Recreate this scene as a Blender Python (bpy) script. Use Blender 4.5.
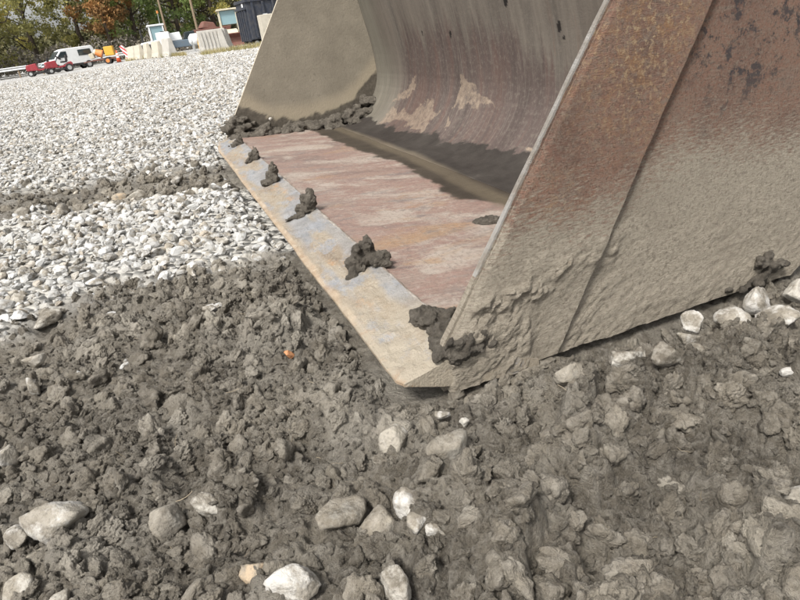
import bpy, bmesh, math
import numpy as np
from mathutils import Matrix, Vector, noise as mn

scene = bpy.context.scene
for o in list(bpy.data.objects):
    bpy.data.objects.remove(o)
C = scene.collection
R = math.radians

# ------------------------------------------------------------------ camera
CAM_H = 0.65
PITCH, ROLL = 0.4393, 0.1376
fwd = Vector((0, math.cos(PITCH), -math.sin(PITCH)))
r0 = Vector((1, 0, 0)); u0 = r0.cross(fwd)
rgt = r0 * math.cos(ROLL) - u0 * math.sin(ROLL)
up = rgt.cross(fwd)
cd = bpy.data.cameras.new('camera'); cam = bpy.data.objects.new('camera', cd); C.objects.link(cam)
cd.sensor_width = 36; cd.lens = 27; cd.clip_start = 0.02; cd.clip_end = 2000
m = Matrix((rgt, up, -fwd)).transposed().to_4x4(); m.translation = (0, 0, CAM_H)
cam.matrix_world = m
scene.camera = cam

# ------------------------------------------------------------------ sky, sun, exposure
SUN_DIR = Vector((-0.34, -0.55, 0.88)).normalized()      # towards the sun
w = bpy.data.worlds.new('World'); scene.world = w; w.use_nodes = True
nt = w.node_tree; nt.nodes.clear()
sky = nt.nodes.new('ShaderNodeTexSky'); sky.sky_type = 'NISHITA'; sky.sun_disc = False
sky.sun_elevation = math.asin(SUN_DIR.z); sky.sun_rotation = math.atan2(SUN_DIR.x, SUN_DIR.y)
sky.air_density = 1.0; sky.dust_density = 4.0; sky.ozone_density = 1.0
hs = nt.nodes.new('ShaderNodeHueSaturation'); hs.inputs['Saturation'].default_value = 0.12; hs.inputs['Value'].default_value = 1.15
bg = nt.nodes.new('ShaderNodeBackground'); bg.inputs['Strength'].default_value = 0.125
wo = nt.nodes.new('ShaderNodeOutputWorld')
nt.links.new(sky.outputs[0], hs.inputs['Color']); nt.links.new(hs.outputs[0], bg.inputs['Color'])
nt.links.new(bg.outputs[0], wo.inputs['Surface'])
ld = bpy.data.lights.new('sun', 'SUN'); ld.energy = 2.7; ld.angle = R(12); ld.color = (1.0, 0.965, 0.91)
sun = bpy.data.objects.new('sun', ld); C.objects.link(sun)
sun.rotation_euler = SUN_DIR.to_track_quat('Z', 'Y').to_euler(); sun.location = (-5, -3, 9)
scene.view_settings.view_transform = 'Standard'; scene.view_settings.look = 'None'
scene.view_settings.gamma = 1; scene.view_settings.use_curve_mapping = False
scene.view_settings.exposure = 0.70
scene.render.engine = 'CYCLES'
scene.cycles.max_bounces = 6

# ------------------------------------------------------------------ numpy noise
def hsh(ix, iy, s):
    n = (ix.astype(np.int64) * 374761393 + iy.astype(np.int64) * 668265263 + s * 1442695041) & 0xffffffff
    n = ((n ^ (n >> 13)) * 1274126177) & 0xffffffff
    n = ((n ^ (n >> 16)) * 2246822519) & 0xffffffff
    return ((n ^ (n >> 15)) & 0xffffff) / float(0x1000000)
def vn(x, y, s=0):
    ix = np.floor(x); iy = np.floor(y); fx = x - ix; fy = y - iy
    fx = fx * fx * fx * (fx * (fx * 6 - 15) + 10); fy = fy * fy * fy * (fy * (fy * 6 - 15) + 10)
    a = hsh(ix, iy, s); b = hsh(ix + 1, iy, s); c = hsh(ix, iy + 1, s); d = hsh(ix + 1, iy + 1, s)
    return ((a * (1 - fx) + b * fx) * (1 - fy) + (c * (1 - fx) + d * fx) * fy) * 2 - 1
def fbm(x, y, s=0, o=4, g=0.5):
    t = 0; a = 1; n = 0
    for i in range(o):
        t = t + a * vn(x * 2 ** i + 17.3 * i, y * 2 ** i - 9.1 * i, s + i); n += a; a *= g
    return t / n
def domes(x, y, cell, s, rmin=0.35, rmax=0.75, prob=1.0, flat=0.8):
    """overlapping lumps: height of the highest lump over each point, in metres"""
    X = x / cell; Y = y / cell; ix = np.floor(X); iy = np.floor(Y)
    out = np.zeros_like(X)
    for dx in (-1, 0, 1):
        for dy in (-1, 0, 1):
            jx = ix + dx; jy = iy + dy
            px = jx + hsh(jx, jy, s); py = jy + hsh(jx, jy, s + 1)
            r = rmin + (rmax - rmin) * hsh(jx, jy, s + 2) ** 1.5
            r = np.where(hsh(jx, jy, s + 3) < prob, r, 0)
            an = hsh(jx, jy, s + 4) * 6.283; e = 0.75 + 0.5 * hsh(jx, jy, s + 5)
            ca = np.cos(an); sa = np.sin(an); vx = X - px; vy = Y - py
            d2 = ((vx * ca + vy * sa) * e) ** 2 + ((-vx * sa + vy * ca) / e) ** 2
            h = np.sqrt(np.maximum(r * r - d2, 0)) * flat
            out = np.maximum(out, h)
    return out * cell
def sst(a, b, x):
    t = np.clip((x - a) / (b - a), 0, 1); return t * t * (3 - 2 * t)
def inpoly(x, y, P, rough=0.0, f=20, s=3):
    """signed-ish soft mask of a polygon with a ragged edge"""
    if rough:
        x = x + rough * fbm(x * f, y * f, s, 4, 0.6); y = y + rough * fbm(x * f + 40, y * f, s + 9, 4, 0.6)
    inside = np.zeros(x.shape, bool); n = len(P)
    for i in range(n):
        x1, y1 = P[i]; x2, y2 = P[(i + 1) % n]
        c = ((y1 > y) != (y2 > y)) & (x < (x2 - x1) * (y - y1) / (y2 - y1 + 1e-12) + x1)
        inside ^= c
    return inside.astype(float)

# ------------------------------------------------------------------ object helpers
def tag(o, label=None, cat=None, group=None, kind=None):
    if label: o['label'] = label
    if cat: o['category'] = cat
    if group: o['group'] = group
    if kind: o['kind'] = kind
    return o
def link(name, me, mat=None, parent=None, smooth=None):
    o = bpy.data.objects.new(name, me); C.objects.link(o)
    if mat is not None and me is not None and not me.materials: me.materials.append(mat)
    if parent is not None: o.parent = parent
    if smooth is not None and me is not None:
        me.polygons.foreach_set('use_smooth', [smooth] * len(me.polygons))
    return o
def empty(name, loc=(0, 0, 0), rz=0.0):
    o = bpy.data.objects.new(name, None); C.objects.link(o); o.location = loc; o.rotation_euler = (0, 0, rz)
    o.empty_display_size = 0.2
    return o
def mesh(name, v, f):
    me = bpy.data.meshes.new(name); me.from_pydata([tuple(p) for p in v], [], [tuple(q) for q in f]); me.update(); return me
def grid_mesh(name, P, attrs=None, smooth=True, flip=False):
    """P: (n, m, 3) array of points -> quad sheet with float attributes"""
    n, m_, _ = P.shape
    me = bpy.data.meshes.new(name)
    nf = (n - 1) * (m_ - 1)
    idx = np.arange(n * m_, dtype=np.int32).reshape(n, m_)
    q = np.stack([idx[:-1, :-1], idx[1:, :-1], idx[1:, 1:], idx[:-1, 1:]], -1).reshape(-1, 4)
    if flip: q = q[:, ::-1]
    me.vertices.add(n * m_); me.vertices.foreach_set('co', P.reshape(-1).astype(np.float32))
    me.loops.add(nf * 4); me.loops.foreach_set('vertex_index', np.ascontiguousarray(q).reshape(-1))
    me.polygons.add(nf); me.polygons.foreach_set('loop_start', np.arange(0, nf * 4, 4, dtype=np.int32))
    me.polygons.foreach_set('loop_total', np.full(nf, 4, np.int32))
    me.polygons.foreach_set('use_smooth', np.full(nf, smooth))
    me.update(calc_edges=True); me.validate()
    for k, a in (attrs or {}).items():
        if a.ndim == 3:
            at = me.attributes.new(k, 'FLOAT_VECTOR', 'POINT'); at.data.foreach_set('vector', a.reshape(-1).astype(np.float32))
        else:
            at = me.attributes.new(k, 'FLOAT', 'POINT'); at.data.foreach_set('value', a.reshape(-1).astype(np.float32))
    return me
class MB:
    """collects solids in one bmesh and links them as ONE mesh object"""
    def __init__(s): s.bm = bmesh.new()
    def _new(s, fn):
        n0 = set(s.bm.verts); fn(); return [v for v in s.bm.verts if v not in n0]
    def box(s, c, d, bev=0.0, rz=0, ry=0, rx=0, taper=1.0):
        r = bmesh.ops.create_cube(s.bm, size=1); vs = r['verts']
        for v in vs:
            k = taper if v.co.z > 0 else 1
            v.co = Vector((v.co.x * d[0] * k, v.co.y * d[1] * k, v.co.z * d[2]))
        if bev:
            es = list({e for v in vs for e in v.link_edges})
            rr = bmesh.ops.bevel(s.bm, geom=es, offset=bev, segments=2, affect='EDGES', profile=0.6)
            vs = list({v for f in rr['faces'] for v in f.verts} | {v for v in vs if v.is_valid})
        M = Matrix.Translation(c) @ Matrix.Rotation(rz, 4, 'Z') @ Matrix.Rotation(ry, 4, 'Y') @ Matrix.Rotation(rx, 4, 'X')
        bmesh.ops.transform(s.bm, matrix=M, verts=vs); return s
    def cyl(s, a, b, r1, r2=None, n=12):
        a = Vector(a); b = Vector(b); d = b - a
        r = bmesh.ops.create_cone(s.bm, cap_ends=True, segments=n, radius1=r1, radius2=r1 if r2 is None else r2, depth=d.length)
        M = Matrix.Translation((a + b) / 2) @ d.to_track_quat('Z', 'Y').to_matrix().to_4x4()
        bmesh.ops.transform(s.bm, matrix=M, verts=r['verts']); return s
    def prism(s, prof, y0, y1, bev=0.0, axis='y'):
        """outline in (x, z) swept along y (or outline in (y, z) swept along x)"""
        if axis == 'y': A = [s.bm.verts.new((p[0], y0, p[1])) for p in prof]; B = [s.bm.verts.new((p[0], y1, p[1])) for p in prof]
        else: A = [s.bm.verts.new((y0, p[0], p[1])) for p in prof]; B = [s.bm.verts.new((y1, p[0], p[1])) for p in prof]
        fs = [s.bm.faces.new(A), s.bm.faces.new(B[::-1])]; n = len(prof)
        for i in range(n): fs.append(s.bm.faces.new((A[i], B[i], B[(i + 1) % n], A[(i + 1) % n])))
        bmesh.ops.recalc_face_normals(s.bm, faces=fs)
        if bev:
            es = list({e for f in fs for e in f.edges})
            bmesh.ops.bevel(s.bm, geom=es, offset=bev, segments=2, affect='EDGES', profile=0.6)
        return s
    def build(s, name, mat, parent=None, smooth=False):
        me = bpy.data.meshes.new(name); s.bm.to_mesh(me); s.bm.free()
        return link(name, me, mat, parent, smooth)

# ------------------------------------------------------------------ material helper
class Mat:
    def __init__(s, name):
        s.m = bpy.data.materials.new(name); s.m.use_nodes = True; s.nt = s.m.node_tree; s.nt.nodes.clear()
        s.o = s.nt.nodes.new('ShaderNodeOutputMaterial'); s.b = s.nt.nodes.new('ShaderNodeBsdfPrincipled')
        s.nt.links.new(s.b.outputs[0], s.o.inputs[0]); s._tc = None
    def set(s, inp, v):
        if isinstance(v, bpy.types.NodeSocket): s.nt.links.new(v, inp)
        elif isinstance(v, (tuple, list)) and len(v) == 3 and inp.type == 'RGBA': inp.default_value = (*v, 1)
        else: inp.default_value = v
    def obj(s):
        if not s._tc: s._tc = s.nt.nodes.new('ShaderNodeTexCoord')
        return s._tc.outputs['Object']
    def attr(s, n, vec=False):
        a = s.nt.nodes.new('ShaderNodeAttribute'); a.attribute_name = n; return a.outputs['Vector' if vec else 'Fac']
    def rnd(s): return s.nt.nodes.new('ShaderNodeObjectInfo').outputs['Random']
    def loc(s): return s.nt.nodes.new('ShaderNodeObjectInfo').outputs['Location']
    def map(s, v, scale=(1, 1, 1), rot=(0, 0, 0), loc=(0, 0, 0)):
        n = s.nt.nodes.new('ShaderNodeMapping'); s.set(n.inputs['Vector'], v)
        n.inputs['Scale'].default_value = scale; n.inputs['Rotation'].default_value = rot
        s.set(n.inputs['Location'], loc); return n.outputs[0]
    def noise(s, sc, det=4, rough=0.55, v=None, dist=0.0):
        n = s.nt.nodes.new('ShaderNodeTexNoise'); s.set(n.inputs['Vector'], v if v is not None else s.obj())
        n.inputs['Scale'].default_value = sc; n.inputs['Detail'].default_value = det
        n.inputs['Roughness'].default_value = rough; n.inputs['Distortion'].default_value = dist; return n.outputs['Fac']
    def vor(s, sc, v=None, out='Distance', feat='F1', rand=1.0):
        n = s.nt.nodes.new('ShaderNodeTexVoronoi'); n.feature = feat; s.set(n.inputs['Vector'], v if v is not None else s.obj())
        n.inputs['Scale'].default_value = sc; n.inputs['Randomness'].default_value = rand; return n.outputs[out]
    def ramp(s, f, stops, interp='LINEAR'):
        n = s.nt.nodes.new('ShaderNodeValToRGB'); n.color_ramp.interpolation = interp; s.set(n.inputs[0], f)
        e = n.color_ramp.elements
        while len(e) < len(stops): e.new(0.5)
        for k, (p, c) in enumerate(stops):
            e[k].position = p; e[k].color = (c, c, c, 1) if isinstance(c, (int, float)) else (*c, 1)
        return n.outputs[0]
    def mix(s, f, a, b, mode='MIX'):
        n = s.nt.nodes.new('ShaderNodeMix'); n.data_type = 'RGBA'; n.blend_type = mode; n.clamp_factor = True
        s.set(n.inputs[0], f); s.set(n.inputs[6], a); s.set(n.inputs[7], b); return n.outputs[2]
    def ma(s, op, a, b=0.5, c=None, clamp=False):
        n = s.nt.nodes.new('ShaderNodeMath'); n.operation = op; n.use_clamp = clamp
        s.set(n.inputs[0], a); s.set(n.inputs[1], b)
        if c is not None: s.set(n.inputs[2], c)
        return n.outputs[0]
    def sep(s, v):
        n = s.nt.nodes.new('ShaderNodeSeparateXYZ'); s.set(n.inputs[0], v); return n.outputs
    def bump(s, h, st=0.5, d=0.01, nrm=None):
        n = s.nt.nodes.new('ShaderNodeBump'); s.set(n.inputs['Height'], h); n.inputs['Strength'].default_value = st
        n.inputs['Distance'].default_value = d
        if nrm is not None: s.set(n.inputs['Normal'], nrm)
        return n.outputs[0]
    def out(s, col, rough=0.9, nrm=None, metal=0.0, spec=0.3, **kw):
        s.set(s.b.inputs['Base Color'], col); s.set(s.b.inputs['Roughness'], rough); s.set(s.b.inputs['Metallic'], metal)
        s.set(s.b.inputs['Specular IOR Level'], spec)
        if nrm is not None: s.set(s.b.inputs['Normal'], nrm)
        for k, v in kw.items(): s.set(s.b.inputs[k.replace('_', ' ')], v)
        return s.m
def paint(name, col, rough=0.5, var=0.15, sc=6.0, metal=0.0, dirt=(0.2, 0.17, 0.13), amount=0.35):
    """painted or bare surface with faint unevenness and some dust"""
    k = Mat(name); n = k.noise(sc, 5, 0.6)
    c = k.mix(k.ramp(n, [(0.42, 0.0), (0.75, amount)]), tuple(col), dirt)
    c = k.mix(k.ma('MULTIPLY', k.noise(sc * 7, 3), var), c, tuple(x * 0.6 for x in col))
    return k.out(c, rough, None, metal)
# ------------------------------------------------------------------ soil and stone materials
MUD_A, MUD_B, MUD_C = (0.19, 0.166, 0.130), (0.092, 0.079, 0.060), (0.29, 0.260, 0.208)
def soil_color(k, v, sc=1.0):
    c = k.ramp(k.noise(11 * sc, 7, 0.72, v), [(0.34, MUD_B), (0.5, MUD_A), (0.66, MUD_C)])
    c = k.mix(k.ramp(k.noise(3.2 * sc, 5, 0.6, v), [(0.46, 0.0), (0.58, 0.72)]), c, (0.078, 0.066, 0.050))
    c = k.mix(k.ramp(k.noise(4.1 * sc, 6, 0.65, k.map(v, loc=(7, 3, 2))), [(0.50, 0.0), (0.62, 0.7)]), c, (0.32, 0.293, 0.246))
    c = k.mix(k.ramp(k.noise(60 * sc, 5, 0.7, v), [(0.45, 0.0), (0.66, 0.7)]), c, (0.31, 0.284, 0.24))
    c = k.mix(k.ramp(k.noise(150 * sc, 3, 0.7, v), [(0.5, 0.0), (0.75, 0.6)]), c, (0.060, 0.051, 0.040))
    return c
def soil_bump(k, v, st=0.9):
    h = k.ma('ADD', k.ma('MULTIPLY', k.noise(90, 6, 0.7, v), 1.0), k.ma('MULTIPLY', k.noise(320, 4, 0.7, v), 0.45))
    return k.bump(h, st, 0.012)

k = Mat('ground'); v = k.obj(); a_mud = k.attr('mud')
mc = soil_color(k, v)
cell = k.vor(26, v, 'Color'); cs = k.sep(cell)
gc = k.ramp(cs[0], [(0.0, (0.22, 0.21, 0.19)), (0.25, (0.40, 0.395, 0.382)), (0.6, (0.55, 0.545, 0.532)), (1.0, (0.66, 0.655, 0.642))])
cell2 = k.sep(k.vor(9, v, 'Color'))
gc = k.mix(k.ma('MULTIPLY', cell2[1], 0.35), gc, (0.45, 0.44, 0.41))
gc = k.mix(k.ramp(k.noise(0.35, 5, 0.6, k.map(v, (1, 0.35, 1))), [(0.48, 0.0), (0.68, 0.5)]), gc, (0.40, 0.355, 0.29))
gc = k.mix(k.attr('near'), gc, k.mix(0.7, soil_color(k, v), (0.46, 0.45, 0.42)))
gd = k.vor(26, v, 'Distance')
col = k.mix(a_mud, gc, mc)
hgt = k.mix(a_mud, k.ma('MULTIPLY', gd, -4.0), k.ma('ADD', k.noise(90, 6, 0.7, v), k.ma('MULTIPLY', k.noise(320, 4, 0.7, v), 0.5)))
M_GROUND = k.out(col, k.mix(a_mud, (0.93,) * 3, k.ramp(k.noise(7, 5, .65, v), [(.4, .50), (.58, .88)])), k.bump(hgt, 1.0, 0.016), spec=0.4)

k = Mat('soil_clod'); v = k.obj()
vv = k.map(k.map(v, (.014,) * 3), loc=k.loc())
M_CLOD = k.out(k.mix(k.ma('MULTIPLY', k.rnd(), 0.4), soil_color(k, vv), MUD_B), k.ramp(k.noise(7, 5, .65, vv), [(.4, .52), (.58, .88)]), soil_bump(k, vv, 1.0), spec=0.4)
k = Mat('wet_mud'); v = k.map(k.obj(), loc=k.loc())
c = k.ramp(k.noise(32, 6, 0.75, v), [(0.32, (0.062, 0.053, 0.042)), (0.52, (0.122, 0.106, 0.085)), (0.7, (0.21, 0.186, 0.152))])
M_WETMUD = k.out(c, k.ramp(k.noise(40, 3, 0.5, v), [(0.4, 0.55), (0.6, 0.85)]), k.bump(k.noise(140, 6, 0.75, v), 1.0, 0.016), spec=0.3)

def stone_mat(name, cols, mud=0.0, sc=28, unit=1.0):
    k = Mat(name); v = k.map(k.map(k.obj(), (unit,) * 3), loc=k.loc())
    c = k.ramp(k.rnd(), cols)
    c = k.mix(k.ramp(k.noise(sc, 5, 0.6, v), [(0.35, 0.0), (0.75, 0.5)]), c, tuple(x * 0.72 for x in cols[len(cols) // 2][1]))
    c = k.mix(k.ramp(k.noise(sc * 5, 3, 0.7, v), [(0.55, 0.0), (0.7, 0.35)]), c, (0.25, 0.235, 0.2))
    if mud:
        t = 0.66 - mud * 0.34
        f = k.ramp(k.noise(16, 6, 0.68, v), [(t - 0.05, 0.0), (t + 0.06, 0.95)])
        c = k.mix(f, c, soil_color(k, v))
    return k.out(c, 0.85, k.bump(k.ma('ADD', k.noise(sc * 1.6, 5, 0.65, v), k.ma('MULTIPLY', k.noise(sc * 7, 4, 0.7, v), .6)), 0.7, 0.007), spec=0.25)
LIME = [(0.0, (0.29, 0.283, 0.267)), (0.2, (0.43, 0.424, 0.405)), (0.5, (0.47, 0.467, 0.454)), (0.8, (0.56, 0.557, 0.545)), (0.92, (0.44, 0.405, 0.345)), (1.0, (0.34, 0.28, 0.21))]
M_GRAVEL = stone_mat('limestone_gravel', LIME, 0.42, unit=.022)
M_WHITE = stone_mat('white_stone', [(0, (0.43, 0.41, 0.375)), (1, (0.53, 0.51, 0.475))], 0.55)
M_PALE = stone_mat('pale_stone', [(0, (0.40, 0.375, 0.33)), (1, (0.48, 0.455, 0.405))], 0.55)
M_GREY = stone_mat('grey_stone', [(0, (0.22, 0.205, 0.175)), (1, (0.29, 0.272, 0.238))], 0.75)
M_TAN = stone_mat('tan_stone', [(0, (0.33, 0.25, 0.17)), (1, (0.42, 0.33, 0.23))], 0.6)
M_BRICK = stone_mat('brick_bit', [(0, (0.42, 0.19, 0.09)), (1, (0.5, 0.25, 0.12))], 0.3)
# ------------------------------------------------------------------ the bucket's frame (needed by the ground under it)
BW = 3.353
BO = np.array([-0.0311, 0.9622, 0.03]); EX = np.array([-0.31666, 0.94854]); EY = np.array([0.94854, 0.31666])
def to_bucket(x, y):
    dx = x - BO[0]; dy = y - BO[1]; return dx * EX[0] + dy * EX[1], dx * EY[0] + dy * EY[1]
def from_bucket(lx, ly): return BO[0] + lx * EX[0] + ly * EY[0], BO[1] + lx * EX[1] + ly * EY[1]

def mud_mask(x, y):
    yb = np.interp(x, [-8, -3, -1.16, -.86, -.46, -.3, 1.5, 8], [.3, 1.15, 1.62, 1.78, 1.84, 1.9, 2.0, 2.6])
    m1 = sst(-0.17, 0.12, yb - y + 0.30 * fbm(x * 3.4, y * 3.4, 11, 6, 0.66))
    yc = np.interp(x, [-9, -2.05, -1.6, -1.1, -.94, 1, 6], [2.6, 3.12, 3.28, 3.36, 3.45, 3.7, 4.2])
    d = np.abs(y - yc + 0.12 * fbm(x * 2.2, y * 2.2, 15, 3))
    m2 = 1 - sst(0.20, 0.58, d + 0.26 * fbm(x * 4, y * 4, 13, 5, 0.65))
    m2 = m2 * sst(-4.5, -2.2, x) * 0.9
    return np.maximum(m1, m2)
def press_f(x, y): return sst(.02, -.2, fbm(x * 2.6 + 3, y * 2.6, 79, 3) - .10 * sst(.1, -.5, x)) * (1 - .8 * sst(-.25, .25, x))
def ground_h(x, y):
    D = np.hypot(x, y)
    far = 1 - sst(6, 14, D)
    m_ = mud_mask(x, y)
    base = (0.10 - 0.24 * sst(-0.30, -0.52, x / np.maximum(y, 1) + 0 * D)) * sst(5, 25, D) + 0.02 * fbm(x * 0.9, y * 0.9, 21, 3) * far + 0.05 * fbm(x * 0.08, y * 0.08, 22, 2) * sst(10, 40, D)
    wx = x + 0.012 * fbm(x * 14, y * 14, 31, 3, 0.5); wy = y + 0.012 * fbm(x * 14 + 9, y * 14, 32, 3, 0.5)
    wx = wx + 0.0025 * fbm(x * 75, y * 75, 33, 2); wy = wy + 0.0025 * fbm(x * 75 + 5, y * 75, 34, 2)
    big = domes(wx, wy, 0.20, 41, .3, .62, 0.75, 0.34)
    md = domes(wx, wy, 0.085, 47, .3, .72, 0.8, 0.52)
    sm = domes(wx, wy, 0.036, 53, .3, .75, 0.85, 0.65)
    ti = domes(wx, wy, 0.016, 59, .3, .8, 0.9, 0.85) + 0.9 * domes(wx, wy, 0.0085, 60, .3, .8, .9, .8)
    cr = 1 - sst(0.0, 0.10, np.abs(fbm(wx * 7, wy * 7, 63, 3)))
    press = press_f(x, y)
    rough = (1 - .5 * press) * (0.70 + 0.5 * sst(-0.25, 0.2, fbm(x * 2.1, y * 2.1, 71, 3)))
    pit = domes(wx, wy, 0.13, 83, .2, .5, .5, .6) * rough
    right = sst(-0.25, 0.35, x) * (1 - sst(1.3, 2.0, y))
    mudh = -0.045 + (0.85 + 0.7 * right) * rough * (big + md) + rough * 1.35 * sm + ti * (.45 + .55 * rough) - 0.8 * pit + 0.008 * fbm(wx * 34, wy * 34, 66, 6, 0.72) - 0.012 * cr * rough
    mudh = mudh + 0.022 * fbm(x * 3.2, y * 3.2, 68, 3)
    grv = 0.008 * fbm(x * 5, y * 5, 73, 4) * far
    h = base + m_ * far * mudh + (1 - m_ * far) * grv
    lx, ly = to_bucket(x, y)
    dist = np.maximum(np.maximum(-0.03 - lx, lx - BW - 0.03), np.maximum(0.0 - ly, ly - 1.28))
    cap = -0.036 - 0.05 * sst(.30, .42, ly) * sst(.05, -.05, lx) * sst(1.0, .8, ly) + 0.9 * np.maximum(dist - 0.02, 0) + 0.012 * fbm(x * 20, y * 20, 77, 4, .6)
    k_ = 1 - sst(0.10, 0.22, dist)
    return np.where(dist < 0.22, h * (1 - k_) + np.minimum(h, cap) * k_, h)
def gh(x, y): return float(ground_h(np.array([float(x)]), np.array([float(y)]))[0])

def axis(lo, hi, step, far_lo, far_hi, g1, g2):
    mid = list(np.arange(lo, hi, step)); a = []; p = lo; d = step
    while p > far_lo: d *= (g1 if lo - p < 1.6 else 1.07); p -= d; a.append(p)
    b = []; p = mid[-1]; d = step
    while p < far_hi: d *= (g2 if p - hi < 1.6 else 1.055); p += d; b.append(p)
    return np.array(a[::-1] + mid + b)
gx = axis(-.85, .80, 0.0031, -450, 450, 1.013, 1.015)
gy = axis(0.44, 1.36, 0.0031, -40, 600, 1.09, 1.011)
X, Y = np.meshgrid(gx, gy, indexing='ij')
Z = ground_h(X, Y)
near = (1 - sst(9.0, 30.0, np.hypot(X, Y)))
me = grid_mesh('ground', np.stack([X, Y, Z], -1), {'mud': mud_mask(X, Y) * (1 - sst(6, 14, np.hypot(X, Y))), 'near': near})
tag(link('ground', me, M_GROUND), kind='structure')

# ------------------------------------------------------------------ stones and clods
def ico(sub):
    bm = bmesh.new(); bmesh.ops.create_icosphere(bm, subdivisions=sub, radius=1)
    v = np.array([q.co[:] for q in bm.verts]); f = [[a.index for a in q.verts] for q in bm.faces]; bm.free(); return v, f
ICO = {s: ico(s) for s in (2, 3, 4, 5)}
def stone_shape(seed, sub, planes=11, sharp=9.0, size=(1, .8, .55), rough=0.03, lumps=0.0, nf=1.6):
    r = np.random.default_rng(seed); v, f = ICO[sub]
    n = r.normal(size=(planes, 3)); n /= np.linalg.norm(n, axis=1)[:, None]
    d = r.uniform(0.62, 1.0, planes)
    q = np.maximum(v @ n.T, 1e-3) / d
    rad = 1.0 / np.maximum((q ** sharp).sum(1) ** (1 / sharp), 0.75)
    p = v * rad[:, None]
    off = Vector(r.uniform(-50, 50, 3))
    if rough or lumps:
        for i in range(len(p)):
            c_ = Vector(v[i])
            a = rough * mn.fractal(c_ * 4 + off, 0.7, 2.1, 4)
            if lumps:
                a += lumps * mn.fractal(c_ * nf + off, 0.8, 2.0, 4)
                w1 = mn.voronoi(c_ * 3.0 + off)[0][0]; w2 = mn.voronoi(c_ * 7.5 + off)[0][0]
                a += lumps * (0.75 * (0.45 - w1) + 0.45 * (0.45 - w2))
            p[i] *= 1 + a
    p = p * np.array(size)
    return p, f
def stone_me(name, mat, smooth=True, **kw):
    p, f = stone_shape(**kw); me = mesh(name, p, f); me.materials.append(mat)
    me.polygons.foreach_set('use_smooth', [smooth] * len(me.polygons)); return me
def mud_on(px, py, x, y): pass

# gravel variants
GV = []
for i in range(14):
    r = np.random.default_rng(100 + i)
    GV.append(stone_me('gravel_stone', M_GRAVEL, False, seed=200 + i, sub=2, planes=int(r.integers(8, 13)), sharp=r.uniform(14, 30),
                       size=(1, r.uniform(.62, .95), r.uniform(.4, .75)), rough=0.05))
CV = [stone_me('soil_clod', M_CLOD, True, seed=300 + i, sub=5 if i < 5 else 4, planes=12, sharp=5, size=(1, .9, .75), rough=0.07, lumps=0.33, nf=1.2) for i in range(12)]

def src_collection(name, meshes):
    col = bpy.data.collections.new(name)
    for i, me in enumerate(meshes):
        o = bpy.data.objects.new('%s_shape_%02d' % (name, i), me); col.objects.link(o)
    return col
def scatter(name, col, P, rot, scl, idx, label):
    """one object of uncountable pieces: points with a shape, a turn and a size each"""
    me = bpy.data.meshes.new(name); n = len(P)
    me.vertices.add(n); me.vertices.foreach_set('co', P.astype(np.float32).reshape(-1))
    a = me.attributes.new('turn', 'FLOAT_VECTOR', 'POINT'); a.data.foreach_set('vector', rot.astype(np.float32).reshape(-1))
    a = me.attributes.new('size', 'FLOAT_VECTOR', 'POINT'); a.data.foreach_set('vector', scl.astype(np.float32).reshape(-1))
    a = me.attributes.new('shape', 'INT', 'POINT'); a.data.foreach_set('value', idx.astype(np.int32))
    o = link(name, me)
    ng = bpy.data.node_groups.new(name, 'GeometryNodeTree')
    ng.interface.new_socket('Geometry', in_out='INPUT', socket_type='NodeSocketGeometry')
    ng.interface.new_socket('Geometry', in_out='OUTPUT', socket_type='NodeSocketGeometry')
    gi = ng.nodes.new('NodeGroupInput'); go = ng.nodes.new('NodeGroupOutput')
    ci = ng.nodes.new('GeometryNodeCollectionInfo'); ci.inputs[0].default_value = col
    ci.inputs['Separate Children'].default_value = True; ci.inputs['Reset Children'].default_value = True
    ip = ng.nodes.new('GeometryNodeInstanceOnPoints'); ip.inputs['Pick Instance'].default_value = True
    def na(nm, ty):
        q = ng.nodes.new('GeometryNodeInputNamedAttribute'); q.data_type = ty; q.inputs[0].default_value = nm; return q.outputs[0]
    L = ng.links.new
    L(gi.outputs[0], ip.inputs['Points']); L(ci.outputs[0], ip.inputs['Instance'])
    L(na('turn', 'FLOAT_VECTOR'), ip.inputs['Rotation']); L(na('size', 'FLOAT_VECTOR'), ip.inputs['Scale'])
    L(na('shape', 'INT'), ip.inputs['Instance Index']); L(ip.outputs[0], go.inputs[0])
    md = o.modifiers.new('scatter', 'NODES'); md.node_group = ng
    return tag(o, label, name.replace('_', ' '), kind='stuff')
def project(x, y, z):
    d = np.stack([x, y, z - CAM_H], -1); zc = d @ np.array(fwd)
    return 400 + 600 * (d @ np.array(rgt)) / zc, 300 - 600 * (d @ np.array(up)) / zc, zc
def inside_bucket(x, y, mg=0.02):
    lx, ly = to_bucket(x, y); return (lx > -mg) & (lx < BW + mg) & (ly > -mg) & (ly < 1.3)

rng = np.random.default_rng(5)
# gravel: dense near, thinner and coarser far away
pts = []
for (y0, y1, dens, r0_, r1_) in ((1.3, 4.0, 1700, .0075, .027), (4.0, 7.0, 1150, .010, .026), (7.0, 13.0, 560, .015, .032), (13.0, 24.0, 280, .02, .042), (24.0, 40.0, 110, .03, .06)):
    xl, xr = -0.80 * y1 - 0.5, (1.6 if y0 < 9 else -0.02 * y0)
    n = int((y1 - y0) * (xr - xl) * dens)
    x = rng.uniform(xl, xr, n); y = rng.uniform(y0, y1, n)
    k_ = x > -0.80 * y - 0.5
    x, y = x[k_], y[k_]
    r = r0_ + (r1_ - r0_) * rng.random(len(x)) ** 2.2
    pts.append(np.stack([x, y, r], -1))
g = np.concatenate(pts); x, y, r = g.T
mm = mud_mask(x, y)
keep = (rng.random(len(x)) < np.clip(1.0 - mm * 1.0, 0.035, 1) ** 1.1) & ~inside_bucket(x, y, 0.01)
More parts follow.
